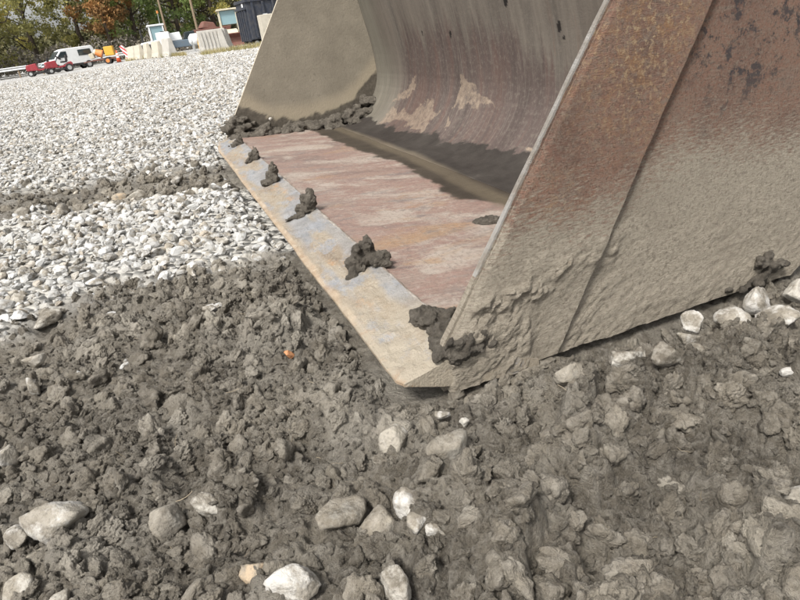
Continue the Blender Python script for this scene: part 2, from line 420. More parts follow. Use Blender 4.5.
patch = fbm(x * 1.3, y * 1.3, 91, 3)
keep &= rng.random(len(x)) < 0.62 + 0.45 * sst(-.3, .3, patch)
x, y, r = x[keep], y[keep], r[keep]
z = ground_h(x, y) + r * (rng.uniform(-0.05, 0.6, len(x)) - 0.5 * mud_mask(x, y))
rot = np.stack([rng.normal(0, .45, len(x)), rng.normal(0, .45, len(x)), rng.uniform(0, 6.28, len(x))], -1)
idx = rng.integers(0, len(GV), len(x))
scl = r[:, None] * rng.uniform(.85, 1.15, (len(x), 3))
px, py, zc = project(x, y, z)
vis = (px > 3) & (px < 797) & (py > 5) & (py < 597) & ~((px > 232) & (py < 150)) & ~((px > 300) & (py < 250)) & (zc > 0)
score = np.where(vis, r / zc, 0)
top = np.argsort(-score)[:262]
sel = np.zeros(len(x), bool); sel[top] = True
scatter('gravel', src_collection('gravel', GV), np.stack([x, y, z], -1)[~sel], rot[~sel], scl[~sel], idx[~sel],
        'white crushed limestone gravel covering the yard')
for i in top:
    o = link('gravel_stone', GV[idx[i]]); o.location = (x[i], y[i], z[i]); o.rotation_euler = rot[i]; o.scale = scl[i]
    tag(o, 'angular pale limestone gravel stone lying next to the churned mud', 'stone', 'gravel stones next to the mud')

# soil crumbs and clods
n = 60000
x = rng.uniform(-1.7, 1.35, n); y = 0.35 + 1.75 * rng.random(n) ** 1.1
r = 0.0020 + 0.0045 * rng.random(n) ** 2 + 0.026 * rng.random(n) ** 11
mm = mud_mask(x, y) * (1 - .5 * press_f(x, y)) * (0.6 + 0.4 * sst(-.2, .25, fbm(x * 3, y * 3, 95, 3)))
keep = (rng.random(n) < mm) & ~inside_bucket(x, y, 0.005)
# bigger lumps in the loose pile beside the bucket
xr_ = rng.uniform(.02, 1.0, 120); yr_ = rng.uniform(.46, 1.05, 120); rr_ = rng.uniform(.010, .030, 120); kr_ = ~inside_bucket(xr_, yr_, .05)
# band of turned-up soil across the gravel
nb = 2600
xb = rng.uniform(-2.6, 0.2, nb); yb_ = rng.uniform(2.8, 3.9, nb); rb = 0.006 + 0.035 * rng.random(nb) ** 4
kb = (rng.random(nb) < mud_mask(xb, yb_) ** 1.5) & ~inside_bucket(xb, yb_, 0.02)
x = np.r_[x[keep], xb[kb], xr_[kr_]]; y = np.r_[y[keep], yb_[kb], yr_[kr_]]; r = np.r_[r[keep], rb[kb], rr_[kr_]]
z = ground_h(x, y) + r * np.where(r > .011, 0.0, 0.25)
rot = rng.uniform(0, 6.28, (len(x), 3)); idx = rng.integers(0, len(CV), len(x)); scl = r[:, None] * rng.uniform(.75, 1.25, (len(x), 3))
px, py, zc = project(x, y, z)
vis = (px > 5) & (px < 795) & (py > 5) & (py < 595) & ~((px > 225) & (py < 150)) & ~((px > 300) & (py < 270)) & (zc > 0)
top = np.argsort(-np.where(vis, r / zc, 0))[:110]
sel = np.zeros(len(x), bool); sel[top] = True
scatter('soil_crumbs', src_collection('soil_crumbs', CV), np.stack([x, y, z], -1)[~sel], rot[~sel], scl[~sel], idx[~sel],
        'loose grey-brown soil crumbs strewn over the churned mud')
for i in top:
    o = link('soil_clod', CV[idx[i]]); o.location = (x[i], y[i], z[i]); o.rotation_euler = rot[i]; o.scale = scl[i]
    tag(o, 'lumpy grey-brown soil clod lying on the churned mud', 'clod', 'clods in the churned mud')
# ------------------------------------------------------------------ single rocks lying in the mud: x, y, half sizes (cm), turn, material, bury, label
ROCKS = [
 (-.595, .755, 4.3, 3.9, 4.2, 40, M_WHITE, .2, 'large rounded cream rock with a brown muddy cap, half sunk in the mud'),
 (-.785, .96, 1.5, 2.6, 2.6, 10, M_WHITE, .3, 'upright white stone sliver standing in the mud beyond the cream rock'),
 (-.655, .735, 1.6, 2.2, 1.6, 70, M_WHITE, .2, 'small clean white stone beside the large cream rock'),
 (-.93, 1.355, 2.7, 2.0, 1.7, 10, M_PALE, .2, 'smooth pale egg-shaped stone in the mud near the gravel border'),
 (-.87, 1.225, 1.6, 1.3, 2.2, 20, M_WHITE, .2, 'small upright white stone below the egg-shaped stone'),
 (-1.03, 1.62, 3.8, 3.0, 2.2, 30, M_PALE, .3, 'broad pale stone at the border between gravel and mud'),
 (-1.12, 1.66, 1.8, 1.5, 1.5, 30, M_TAN, .2, 'small round tan pebble at the gravel border'),
 (-.53, 1.535, 2.3, 1.3, 1.0, 5, M_WHITE, .2, 'flat bright white stone chip lying alone on the mud'),
 (-.41, .725, 3.3, 2.7, 2.6, 15, M_GREY, .3, 'brown mud-coated rock with a jagged top in the churned soil'),
 (-.355, .745, 1.7, 2.8, 2.0, 55, M_PALE, .3, 'pale streaked stone leaning against the mud-coated rock'),
 (-.135, .685, 3.5, 3.0, 2.8, 20, M_GREY, .35, 'wide flat-topped grey rock plastered with mud'),
 (-.075, .66, 2.6, 2.9, 2.3, -10, M_GREY, .2, 'squarish grey rock wedged beside the flat-topped rock'),
 (-.03, .685, 2.9, 2.4, 2.2, 35, M_WHITE, .05, 'clean white block-shaped rock with a shaded side'),
 (.002, .622, 1.7, 1.1, 1.0, -25, M_WHITE, .1, 'small flat white chip below the white block'),
 (-.022, .632, 1.6, 1.9, 1.3, 60, M_WHITE, .3, 'dull white stone partly under soil between white chip and white block'),
 (.05, .785, 4.0, 3.0, 3.2, 30, M_GREY, .12, 'large smooth grey boulder-like rock with wet faces'),
 (-.045, .845, 2.6, 2.5, 2.6, 60, M_PALE, .2, 'cream rock with broken white face below the bucket corner'),
 (.05, .905, 2.0, .9, .7, -10, M_WHITE, .2, 'thin pale stone shard under the bucket corner'),
 (.085, .875, 1.0, .8, .9, 10, M_PALE, .2, 'small pale pebble beside the stone shard'),
 (-.19, .565, 3.4, 2.4, 2.0, 10, M_WHITE, .1, 'bright white angular rock resting in a mud hollow'),
 (-.06, .545, 1.8, 2.4, 2.6, 15, M_PALE, .3, 'half-buried cream stone with a white broken tip'),
 (-.25, .60, 2.2, 2.2, 2.0, 40, M_TAN, .35, 'ochre-stained stone mostly covered by soil'),
 (-.60, .635, 2.2, 1.8, 1.8, 0, M_PALE, .25, 'brownish white stone in the soil below the large cream rock'),
 (-.525, .60, 2.0, 1.6, 1.5, 0, M_PALE, .2, 'rounded white stone with a muddy lower half'),
 (.405, .95, 4.2, 2.2, 2.2, 8, M_PALE, .15, 'long pale rock lying beside the bucket side plate'),
 (.29, .915, 2.6, 2.0, 2.0, 0, M_GREY, .2, 'rounded brown-grey stone in the soil beside the bucket'),
 (.475, .935, 2.5, 2.4, 2.6, 50, M_GREY, .25, 'muddy triangular rock next to the long pale rock'),
 (.45, 1.005, 2.6, 1.2, 1.4, 20, M_PALE, .2, 'narrow pale stone tucked under the bucket side'),
 (.69, 1.065, 5.0, 3.4, 2.8, 15, M_WHITE, .1, 'large white crumbly limestone chunk beside the bucket heel'),
 (.775, 1.06, 4.0, 2.7, 2.6, -30, M_WHITE, .1, 'smooth white rounded rock next to the crumbly limestone chunk'),
 (.775, 1.145, 3.4, 2.4, 3.0, 20, M_WHITE, .1, 'white faceted rock behind the crumbly limestone chunk'),
 (.87, 1.16, 3.8, 2.0, 2.4, 20, M_PALE, .1, 'grey-white rock touching the bucket heel'),
 (.575, 1.035, 3.6, 1.6, 1.5, 5, M_WHITE, .2, 'low flat white stone in front of the bucket underside'),
 (.605, 1.09, 2.6, 2.0, 2.2, 10, M_WHITE, .1, 'white humped stone against the bucket underside'),
 (.56, .985, 2.0, 1.8, 1.8, 10, M_GREY, .2, 'small square muddy stone below the flat white stone'),
 (.50, .595, 4.6, 2.4, 1.8, 5, M_WHITE, .3, 'broad white stone slab showing through the loose soil'),
 (.66, .86, 1.4, 1.0, 1.0, 5, M_WHITE, .2, 'small white pebble on the loose soil pile'),
 (-.27, 1.21, 1.1, .9, .9, 5, M_BRICK, .2, 'small orange brick fragment lying on the mud'),
 (-1.23, 3.02, 5.5, 3.0, 3.0, 10, M_PALE, .1, 'large two-toned stone lying in the soil band across the gravel'),
 (-1.33, 3.03, 4.0, 2.6, 2.4, 30, M_TAN, .1, 'brown stone beside the large two-toned stone'),
 (-1.12, 3.35, 4.2, 2.4, 2.8, 60, M_WHITE, .1, 'white slab-like stone on the soil band near the bucket'),
 (-1.55, 2.9, 4.5, 2.8, 3.0, 100, M_WHITE, .1, 'upright white stone at the near rim of the soil band'),
 (-1.78, 2.95, 4.0, 3.0, 3.0, 20, M_GREY, .1, 'dark muddy stone at the gravelly end of the soil band'),
]
for i, (x, y, a, b, c, t, mt, bury, lab) in enumerate(ROCKS):
    r = np.random.default_rng(900 + i)
    me = stone_me('rock', mt, True, seed=700 + i, sub=4, planes=int(r.integers(9, 14)), sharp=r.uniform(12, 28),
                  size=(a / 100 * .92, b / 100 * .95, c / 100 * .95), rough=0.06, lumps=0.05)
    o = link('rock', me)
    o.rotation_euler = (r.uniform(-.3, .3), r.uniform(-.3, .3), R(t))
    o.location = (x, y, max(gh(x, y), -.02) + c / 100 * (0.58 - 1.2 * bury))
    tag(o, lab, 'rock', 'rocks lying in the mud')

# dry straw and root fibres caught in the soil
k = Mat('straw'); M_STRAW = k.out(k.ramp(k.noise(40), [(0.3, (0.15, 0.12, 0.08)), (0.7, (0.30, 0.25, 0.18))]), 0.9)
bm = bmesh.new(); rs = np.random.default_rng(77)
for i in range(110):
    x = rs.uniform(-1.0, 0.9); y = rs.uniform(.5, 1.7)
    if inside_bucket(np.array([x]), np.array([y]), .03)[0] or mud_mask(np.array([x]), np.array([y]))[0] < .7: continue
    ln = rs.uniform(.012, .05); an = rs.uniform(0, 6.28); el = rs.uniform(-.1, .5); w_ = rs.uniform(.0003, .0007)
    p = Vector((x, y, gh(x, y) + .003)); prev = None; d = Vector((math.cos(an) * math.cos(el), math.sin(an) * math.cos(el), math.sin(el)))
    for s_ in range(5):
        sd = d.cross(Vector((0, 0, 1))).normalized() * w_; ring = [bm.verts.new(p + sd), bm.verts.new(p + Vector((0, 0, w_ * 1.6))), bm.verts.new(p - sd)]
        if prev:
            for j in range(3): bm.faces.new((prev[j], prev[(j + 1) % 3], ring[(j + 1) % 3], ring[j]))
        prev = ring; p = p + d * ln / 4; d = (d + Vector(rs.normal(0, .25, 3))).normalized()
me = bpy.data.meshes.new('dry_straw'); bm.to_mesh(me); bm.free()
tag(link('dry_straw', me, M_STRAW), 'thin dry straw and root fibres caught in the mud', 'straw', kind='stuff')
# ------------------------------------------------------------------ the loader bucket
EDGE_C = 0.153
PROF = np.array([(.153, .03), (.45, .003), (.8, -.025), (.92, -.025), (1.0, -.012), (1.08, .03), (1.15, .11), (1.2, .2), (1.215, .28),
                 (1.21, .4), (1.196, .5), (1.145, .75), (1.06, 1.05), (.97, 1.3)])
PS = np.r_[0, np.cumsum(np.hypot(*np.diff(PROF, axis=0).T))]
def prof_at(s):
    # smooth the polyline a little so that the rolled plate has no kinks
    y = z = 0
    for d, w_ in ((-.05, .25), (0, .5), (.05, .25)):
        q = np.clip(s + d * sst(0, .1, s) * sst(PS[-1], PS[-1] - .1, s), 0, PS[-1])
        y = y + w_ * np.interp(q, PS, PROF[:, 0]); z = z + w_ * np.interp(q, PS, PROF[:, 1])
    return y, z
def yf(z): return 0.095 + 0.665 * np.maximum(z - 0.03, 0)
def yb(z): return np.interp(z, [-.056, 0, .03, .11, .2, .28, .4, .5, .75, 1.05, 1.3], [1.02, 1.09, 1.125, 1.185, 1.235, 1.25, 1.245, 1.231, 1.18, 1.095, 1.005])
def yseam(z): return 0.372 + 0.54 * (z + 0.017)

bucket = empty('loader_bucket', tuple(BO), math.atan2(-EX[1], -EX[0]))
tag(bucket, 'rusty mud-caked wheel loader bucket resting on the churned ground', 'bucket')

def shell_mesh(name, A, B, attrs):
    """closed plate from an outer and an inner point grid"""
    n, m_, _ = A.shape; N = n * m_
    idx = np.arange(N).reshape(n, m_)
    q1 = np.stack([idx[:-1, :-1], idx[1:, :-1], idx[1:, 1:], idx[:-1, 1:]], -1).reshape(-1, 4)
    ring = np.r_[idx[:, 0], idx[-1, 1:], idx[-2::-1, -1], idx[0, -2:0:-1]]
    nx = np.roll(ring, -1)
    side = np.stack([ring, ring + N, nx + N, nx], -1)
    Q = np.concatenate([q1, q1[:, ::-1] + N, side])
    V = np.concatenate([A.reshape(-1, 3), B.reshape(-1, 3)])
    me = bpy.data.meshes.new(name); nf = len(Q)
    me.vertices.add(2 * N); me.vertices.foreach_set('co', V.astype(np.float32).reshape(-1))
    me.loops.add(nf * 4); me.loops.foreach_set('vertex_index', np.ascontiguousarray(Q, dtype=np.int32).reshape(-1))
    me.polygons.add(nf); me.polygons.foreach_set('loop_start', np.arange(0, nf * 4, 4, dtype=np.int32)); me.polygons.foreach_set('loop_total', np.full(nf, 4, np.int32))
    sm = np.ones(nf, bool); sm[-len(side):] = False
    me.polygons.foreach_set('use_smooth', sm)
    me.update(calc_edges=True); me.validate()
    for k, a in attrs.items():
        at = me.attributes.new(k, 'FLOAT', 'POINT'); at.data.foreach_set('value', np.r_[a.reshape(-1), a.reshape(-1)].astype(np.float32))
    bm = bmesh.new(); bm.from_mesh(me); bmesh.ops.recalc_face_normals(bm, faces=bm.faces)
    be = [e for e in bm.edges if len(e.link_faces) == 2 and e.calc_face_angle(0) > 1.0]
    for e in be: e.smooth = False
    bm.to_mesh(me); bm.free()
    return me

# ---- outer side: rust above, dried tan mud below, thick smears low at the front
TAN = (0.46, 0.402, 0.318)
def side_material(name, far=False):
    k = Mat(name); v = k.obj(); e = k.attr('edge'); md = k.attr('mud'); og = k.attr('orange'); dk = k.attr('dark'); wt = k.attr('wet')
    n1 = k.noise(7, 6, 0.65, v)
    c = k.ramp(n1, [(0.28, (0.16, 0.092, 0.07)), (0.43, (0.245, 0.138, 0.10)), (0.57, (0.31, 0.175, 0.122)), (0.75, (0.265, 0.195, 0.155))])
    sv = k.map(v, (1, 3.0, 14.0), (R(38), 0, 0))
    c = k.mix(k.ramp(k.noise(9, 6, 0.7, sv), [(0.47, 0.0), (0.66, 0.7)]), c, (0.265, 0.205, 0.16))
    c = k.mix(k.ramp(k.noise(130, 4, 0.7, v), [(0.46, 0.0), (0.66, 0.75)]), c, (0.31, 0.245, 0.185))
    c = k.mix(k.ramp(k.noise(210, 3, 0.7, v), [(0.52, 0.0), (0.66, 0.6)]), c, (0.085, 0.06, 0.048))
    c = k.mix(k.ma('MULTIPLY', og, k.ramp(k.noise(45, 6, 0.75, v), [(0.48, 0.0), (0.62, 0.85)])), c, (0.36, 0.20, 0.10))
    c = k.mix(k.ma('MULTIPLY', og, k.ramp(k.noise(90, 5, 0.75, v), [(0.53, 0.0), (0.63, 0.8)])), c, (0.50, 0.38, 0.24))
    c = k.mix(k.ma('MULTIPLY', dk, k.ramp(k.noise(34, 7, 0.78, v), [(0.56, 0.0), (0.61, 0.8)])), c, (0.030, 0.033, 0.038))
    tanc = k.ramp(k.noise(22, 6, 0.65, sv), [(0.3, (0.31, 0.268, 0.208)), (0.5, TAN), (0.72, (0.53, 0.47, 0.38))])
    tanc = k.mix(k.ramp(k.noise(120, 5, 0.78, v), [(0.5, 0.0), (0.64, 0.65)]), tanc, (0.17, 0.143, 0.11))
    tanc = k.mix(k.ramp(k.noise(6, 6, 0.7, v), [(0.5, 0.0), (0.68, 0.5)]), tanc, (0.33, 0.283, 0.222))
    tanc = k.mix(k.ramp(k.noise(60, 6, 0.8, sv), [(0.55, 0.0), (0.66, 0.6)]), tanc, (0.52, 0.46, 0.375))
    f = k.ma('ADD', md, k.ma('MULTIPLY', k.ma('SUBTRACT', k.noise(16, 8, 0.78, sv), 0.5), 2.4))
    c = k.mix(k.ramp(f, [(0.36, 0.0), (0.72, 1.0)]), c, tanc)
    wc = k.ramp(k.noise(30, 5, 0.65, v), [(0.3, (0.055, 0.046, 0.035)), (0.7, (0.125, 0.107, 0.085))])
    c = k.mix(k.ma('MULTIPLY', dk, k.ramp(k.noise(20, 7, 0.75, v), [(0.53, 0.0), (0.59, 0.8)])), c, (0.036, 0.039, 0.047))
    c = k.mix(wt, c, wc)
    rim = k.ma('LESS_THAN', k.ma('ADD', e, k.ma('MULTIPLY', k.noise(35, 4, 0.6, v), 0.008)), 0.0085)
    c = k.mix(k.ma('MULTIPLY', rim, 0.9), c, k.ramp(k.noise(18, 5, .7, v), [(.35, (0.36, 0.32, 0.27)), (.6, (0.52, 0.50, 0.47))]))
    h = k.ma('ADD', k.noise(45, 7, 0.75, sv), k.ma('MULTIPLY', k.noise(170, 5, 0.75, v), 0.7))
    return k.out(c, k.ramp(f, [(0.3, 0.62), (0.7, 0.92)]), k.bump(h, 1.0, 0.011), spec=0.3)
M_SIDE = side_material('side_plate')

def side_mud_h(y, z):
    u = y * .8 + z * .6; v_ = -y * .6 + z * .8
    m_ = sst(0.34, 0.02, z + 0.05 * fbm(y * 9, z * 9, 5))
    film = m_ * (0.0025 + (.0012 + .0022 * sst(.6, .4, y)) * np.maximum(fbm(u * 14, v_ * 55, 6, 4, 0.6), -0.2) + .0012 * fbm((y + .3 * z) * 10, z * 70, 7, 4, .6))
    # lumpy smear from the corner up and back along the plate
    t = np.clip((y - .14) / .33, 0, 1); zc = .085 + .075 * t
    L = np.exp(-((z - zc + .02 * fbm(y * 20, z * 20, 7)) / (.030 + .022 * (1 - t))) ** 2) * sst(.07, .2, y) * sst(.54, .44, y)
    wy = y + .006 * fbm(y * 60, z * 60, 8, 3); wz = z + .006 * fbm(y * 60 + 7, z * 60, 9, 3)
    lump = L * (.010 + 1.1 * domes(wy, wz, .040, 101, .3, .72, .85, .45) + 1.2 * domes(wy, wz, .017, 107, .3, .8, .9, .6))
    cor = sst(.315, .275, y) * sst(.11, .045, z + .02 * fbm(y * 18, z * 18, 15, 3)) * (.018 + .9 * sst(-.035, .02, z) * domes(wy, wz, .022, 113, .3, .8, .85, .35))
    rough = m_ * (.35 + .65 * sst(.55, .35, y)) * (.0045 * fbm(u * 60, v_ * 110, 12, 5, .7) + .9 * domes(wy, wz, .013, 131, .2, .6, .35, .4) * sst(.0, .3, fbm(y * 12, z * 12, 132, 3)))
    low = sst(.05, -.03, z) * .004 * (1 + fbm(y * 30, z * 30, 14, 4, .6))
    return film + lump + cor + rough + low
def side_attrs(y, z):
    u = y * .8 + z * .6; v_ = -y * .6 + z * .8
    diag = z - 0.16 * (y - 0.2)
    mud = sst(0.47, 0.06, diag + 0.09 * fbm(y * 3, z * 3, 16, 3) + 0.05 * fbm(u * 6, v_ * 25, 17, 4, .6)) * 1.0
    mud = np.where(y < yseam(z), mud * sst(.5, .12, z + .1 * fbm(y * 4, z * 4, 26, 3)) * .95 + .08, mud * sst(.62, .05, z - .02 + .06 * fbm(u * 5, v_ * 14, 30, 4, .6)) * 1.0 + .10)
    og = sst(.25, .0, np.hypot((y - .52) / .9, (z - .50) * 1.0)) * (y < yseam(z)) + .55 * sst(.1, .0, np.hypot(y - .36, z - .27)) * (y < yseam(z)) + .8 * sst(.14, 0, np.hypot(y - .60, z - .60))
    dk = sst(.34, .10, np.abs(z - .60 + .20 * (y - .9))) * sst(.60, .72, y) * (.75 + .25 * fbm(y * 9, z * 9, 29, 3)) + .5 * sst(.1, 0, np.abs(z - .28 - .25 * (y - .5))) * sst(.42, .55, y)
    return mud, og, np.clip(dk * 1.7, 0, 1) * sst(.30, .46, z + .06 * fbm(y * 6, z * 6, 33, 3))
# main plate
nz, ny = 330, 300
tz = np.linspace(0, 1, nz)[:, None]; z = -0.056 + 1.356 * tz + 0 * np.linspace(0, 1, ny)[None, :]
ty = np.linspace(0, 1, ny)[None, :]; y = yf(z) + (yb(z) - yf(z)) * ty
z = z + 0.004 * fbm(y * 12, y * 0, 18, 3) * (1 - tz)            # uneven lower rim
hm = side_mud_h(y, z)
dent = 0.004 * fbm(y * 2.5, z * 2.5, 19, 3)
mud, og, dk = side_attrs(y, z)
hm_main = np.where(y < yseam(z) - .012, np.minimum(hm, .004), hm)
A = np.stack([hm_main + dent, y, z], -1); B = np.stack([np.full_like(y, -.012), y, z], -1)
zero = np.zeros_like(y)
side = link('side_plate', shell_mesh('side_plate', A, B, {'mud': mud, 'orange': og, 'dark': dk, 'edge': y - yf(z) + .05 * sst(.17, .12, z + .03 * fbm(z * 30, z * 0, 28, 3)), 'wet': zero}), M_SIDE, bucket)
tag(side, 'outer side plate, rusty above and caked with tan mud below')
# wear plate along the front edge
nz, ny = 330, 90
tz = np.linspace(0, 1, nz)[:, None]; z = -0.050 + 1.27 * tz + 0 * np.linspace(0, 1, ny)[None, :]
ty = np.linspace(0, 1, ny)[None, :]
ys = np.minimum(yseam(z), yb(z) - .02) + .0025 * fbm(z * 25, z * 0, 23, 3)
y0_ = yf(z) + 0.007 + .002 * fbm(z * 30, z * 0, 24, 3); y = y0_ + (ys - y0_) * ty
hm = side_mud_h(y, z); mud, og, dk = side_attrs(np.minimum(y, yseam(z) - .002), z)
edge_round = .006 * sst(.012, 0, y - y0_)
A = np.stack([np.maximum(.014 + .35 * hm, hm * 1.0 + .002) - edge_round + 0.004 * fbm(y * 2.5, z * 2.5, 19, 3), y, z], -1)
B = np.stack([np.full_like(y, .003), y, z], -1)
link('wear_plate', shell_mesh('wear_plate', A, B, {'mud': mud, 'orange': og, 'dark': dk * 0, 'edge': y - y0_ + .05, 'wet': y * 0}), M_SIDE, side)

# far side plate: tan dusty inside, wet dark mud along its foot
k = Mat('dusty_plate'); v = k.obj(); wt = k.attr('wet'); e = k.attr('edge')
c = k.ramp(k.noise(6, 6, 0.6, v), [(0.3, (0.165, 0.144, 0.111)), (0.55, (0.205, 0.18, 0.139)), (0.75, (0.24, 0.21, 0.163))])
c = k.mix(k.ramp(k.noise(55, 5, 0.7, v), [(0.48, 0.0), (0.68, 0.55)]), c, (0.175, 0.152, 0.118))
c = k.mix(k.ramp(k.noise(28, 5, 0.7, v), [(0.62, 0.0), (0.66, 0.5)]), c, (0.12, 0.105, 0.085))
c = k.mix(k.attr('tan'), c, (0.34, 0.285, 0.20))
c = k.mix(wt, c, k.ramp(k.noise(40, 5, 0.65, v), [(0.3, (0.05, 0.042, 0.032)), (0.7, (0.105, 0.09, 0.07))]))
c = k.mix(k.ma('LESS_THAN', e, 0.001), c, (0.40, 0.355, 0.28))
M_DUSTY = k.out(c, k.mix(wt, (0.9,) * 3, (0.62,) * 3), k.bump(k.noise(70, 6, 0.7, v), 0.45, 0.006), spec=0.3)
nz, ny = 150, 130
tz = np.linspace(0, 1, nz)[:, None]; z = -0.056 + 1.356 * tz + 0 * np.linspace(0, 1, ny)[None, :]
y = yf(z) + (yb(z) - yf(z)) * np.linspace(0, 1, ny)[None, :]
wl = np.interp(y, [.1, .2, .28, .36, .44, .7, .93, 1.05, 1.2], [.24, .23, .20, .13, .085, .07, .10, .16, .3])
wet = sst(.012, -.012, z - wl + .05 * fbm(y * 14, z * 14, 25, 5, .6))
tan_ = sst(.1, 0, z - wl - .03) * .5
A = np.stack([-BW + .002 * fbm(y * 3, z * 3, 27, 3), y, z], -1); B = np.stack([np.full_like(y, -BW - .03), y, z], -1)
o = link('side_plate', shell_mesh('side_plate_inner', A, B, {'wet': wet, 'edge': y - yf(z), 'tan': tan_}), M_DUSTY, bucket)
tag(o, 'dusty tan inner side plate with wet mud along its foot')

# ---- floor and rolled back
pk = 'pc'
def plate_base(k): return k.attr('pc', True)
k = Mat('scraped_floor'); p = k.attr('pc', True)
st = k.map(p, (3.0, 1.5, 1)); st2 = k.map(p, (46, 6, 1))
c = k.ramp(k.noise(1.5, 8, 0.72, st, .6), [(0.30, (0.105, 0.078, 0.072)), (0.42, (0.165, 0.105, 0.090)), (0.52, (0.225, 0.140, 0.116)), (0.62, (0.215, 0.155, 0.13)), (0.75, (0.165, 0.14, 0.135))])
c = k.mix(k.ramp(k.noise(1.3, 8, 0.75, k.map(p, (3.4, 1.9, 1), loc=(5, 2, 0)), .5), [(0.50, 0.0), (0.60, 0.8)]), c, (0.36, 0.32, 0.272))
c = k.mix(k.ramp(k.noise(1.1, 7, 0.75, k.map(p, (3.6, 1.6, 1), loc=(9, 1, 0)), .5), [(0.55, 0.0), (0.66, 0.8)]), c, (0.275, 0.165, 0.085))
c = k.mix(k.ramp(k.noise(1.9, 7, 0.78, k.map(p, (5, 2.4, 1), loc=(2, 8, 0)), .4), [(0.54, 0.0), (0.64, 0.7)]), c, (0.12, 0.108, 0.108))
c = k.mix(k.ramp(k.noise(2.0, 6, 0.75, st2), [(0.50, 0.0), (0.66, 0.55)]), c, (0.33, 0.29, 0.25))
c = k.mix(k.ramp(k.noise(70, 5, 0.78, p), [(0.50, 0.0), (0.64, 0.6)]), c, (0.095, 0.07, 0.062))
c = k.mix(k.ramp(k.noise(40, 6, 0.8, p), [(0.55, 0.0), (0.66, 0.6)]), c, (0.38, 0.34, 0.295))
c = k.mix(k.ramp(k.noise(5, 7, .75, k.map(p, (1.6, 1, 1), loc=(3, 3, 0))), [(.3, .05), (.7, .3)]), c, (0.25, 0.205, 0.165))
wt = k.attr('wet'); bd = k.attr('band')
wc = k.ramp(k.noise(3, 6, 0.65, st), [(0.3, (0.030, 0.024, 0.018)), (0.7, (0.062, 0.050, 0.038))])
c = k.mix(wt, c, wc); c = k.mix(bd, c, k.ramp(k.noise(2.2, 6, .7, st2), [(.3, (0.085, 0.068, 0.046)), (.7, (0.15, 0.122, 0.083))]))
M_FLOOR = k.out(c, k.mix(wt, (0.62,) * 3, (0.5,) * 3), k.bump(k.ma('ADD', k.noise(2.5, 7, 0.75, st2), k.noise(70, 5, 0.7, p)), 0.6, 0.004), spec=0.3)
k = Mat('scraped_back'); p = k.attr('pc', True)
st = k.map(p, (7, 0.55, 1)); st2 = k.map(p, (34, 1.6, 1))
ru = k.attr('rust')
gry = k.ramp(k.noise(1.4, 7, 0.68, st), [(0.28, (0.10, 0.09, 0.078)), (0.5, (0.165, 0.147, 0.124)), (0.72, (0.225, 0.203, 0.168))])
pur = k.ramp(k.noise(1.8, 6, 0.65, k.map(p, (6, 0.7, 1), loc=(3, 4, 0))), [(0.25, (0.068, 0.055, 0.050)), (0.5, (0.108, 0.084, 0.075)), (0.68, (0.135, 0.09, 0.075)), (0.85, (0.12, 0.107, 0.10))])
c = k.mix(k.ramp(k.ma('ADD', ru, k.ma('MULTIPLY', k.ma('SUBTRACT', k.noise(1.6, 7, 0.7, st), 0.5), 1.6)), [(0.35, 0.0), (0.65, 1.0)]), gry, pur)
c = k.mix(k.ramp(k.noise(2.0, 6, 0.7, st2), [(0.52, 0.0), (0.66, 0.45)]), c, (0.235, 0.215, 0.182))
c = k.mix(k.ramp(k.noise(45, 6, 0.75, p), [(0.5, 0.0), (0.68, 0.55)]), c, (0.225, 0.202, 0.166))
c = k.mix(k.ramp(k.noise(1.3, 6, 0.7, k.map(p, (9, .9, 1), loc=(1, 7, 0))), [(0.6, 0.0), (0.7, 0.4)]), c, (0.17, 0.09, 0.065))
c = k.mix(k.attr('green'), c, k.ramp(k.noise(2.0, 6, 0.7, st2), [(0.3, (0.14, 0.136, 0.11)), (0.7, (0.235, 0.225, 0.182))]))
c = k.mix(k.ma('MULTIPLY', k.attr('tan'), k.ramp(k.noise(30, 7, .8, p), [(.36, .15), (.54, .95)])), c, k.ramp(k.noise(50, 5, 0.7, p), [(0.35, (0.215, 0.17, 0.13)), (0.65, (0.32, 0.262, 0.20))]))
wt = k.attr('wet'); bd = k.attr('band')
c = k.mix(wt, c, k.ramp(k.noise(9, 6, 0.7, p), [(0.3, (0.024, 0.020, 0.017)), (0.6, (0.042, 0.036, 0.031)), (0.8, (0.075, 0.066, 0.057))]))
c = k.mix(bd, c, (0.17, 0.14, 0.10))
c = k.mix(k.attr('gouge'), c, (0.02, 0.017, 0.015))
c = k.mix(k.ma('SUBTRACT', 1.0, wt), c, k.mix(0.6, c, (0.66, 0.62, 0.61), 'MULTIPLY'))
c = k.mix(k.ramp(k.noise(1.2, 5, .6, k.map(p, (2, .8, 1), loc=(2, 2, 0))), [(.42, 0.0), (.62, .5)]), c, k.mix(1.0, c, (0.62, 0.58, 0.58), 'MULTIPLY'))
M_BACK = k.out(c, k.mix(wt, (0.66,) * 3, (0.78,) * 3), k.bump(k.ma('ADD', k.noise(3, 6, 0.7, st2), k.noise(120, 3, 0.6, p)), 0.35, 0.003), spec=0.22)

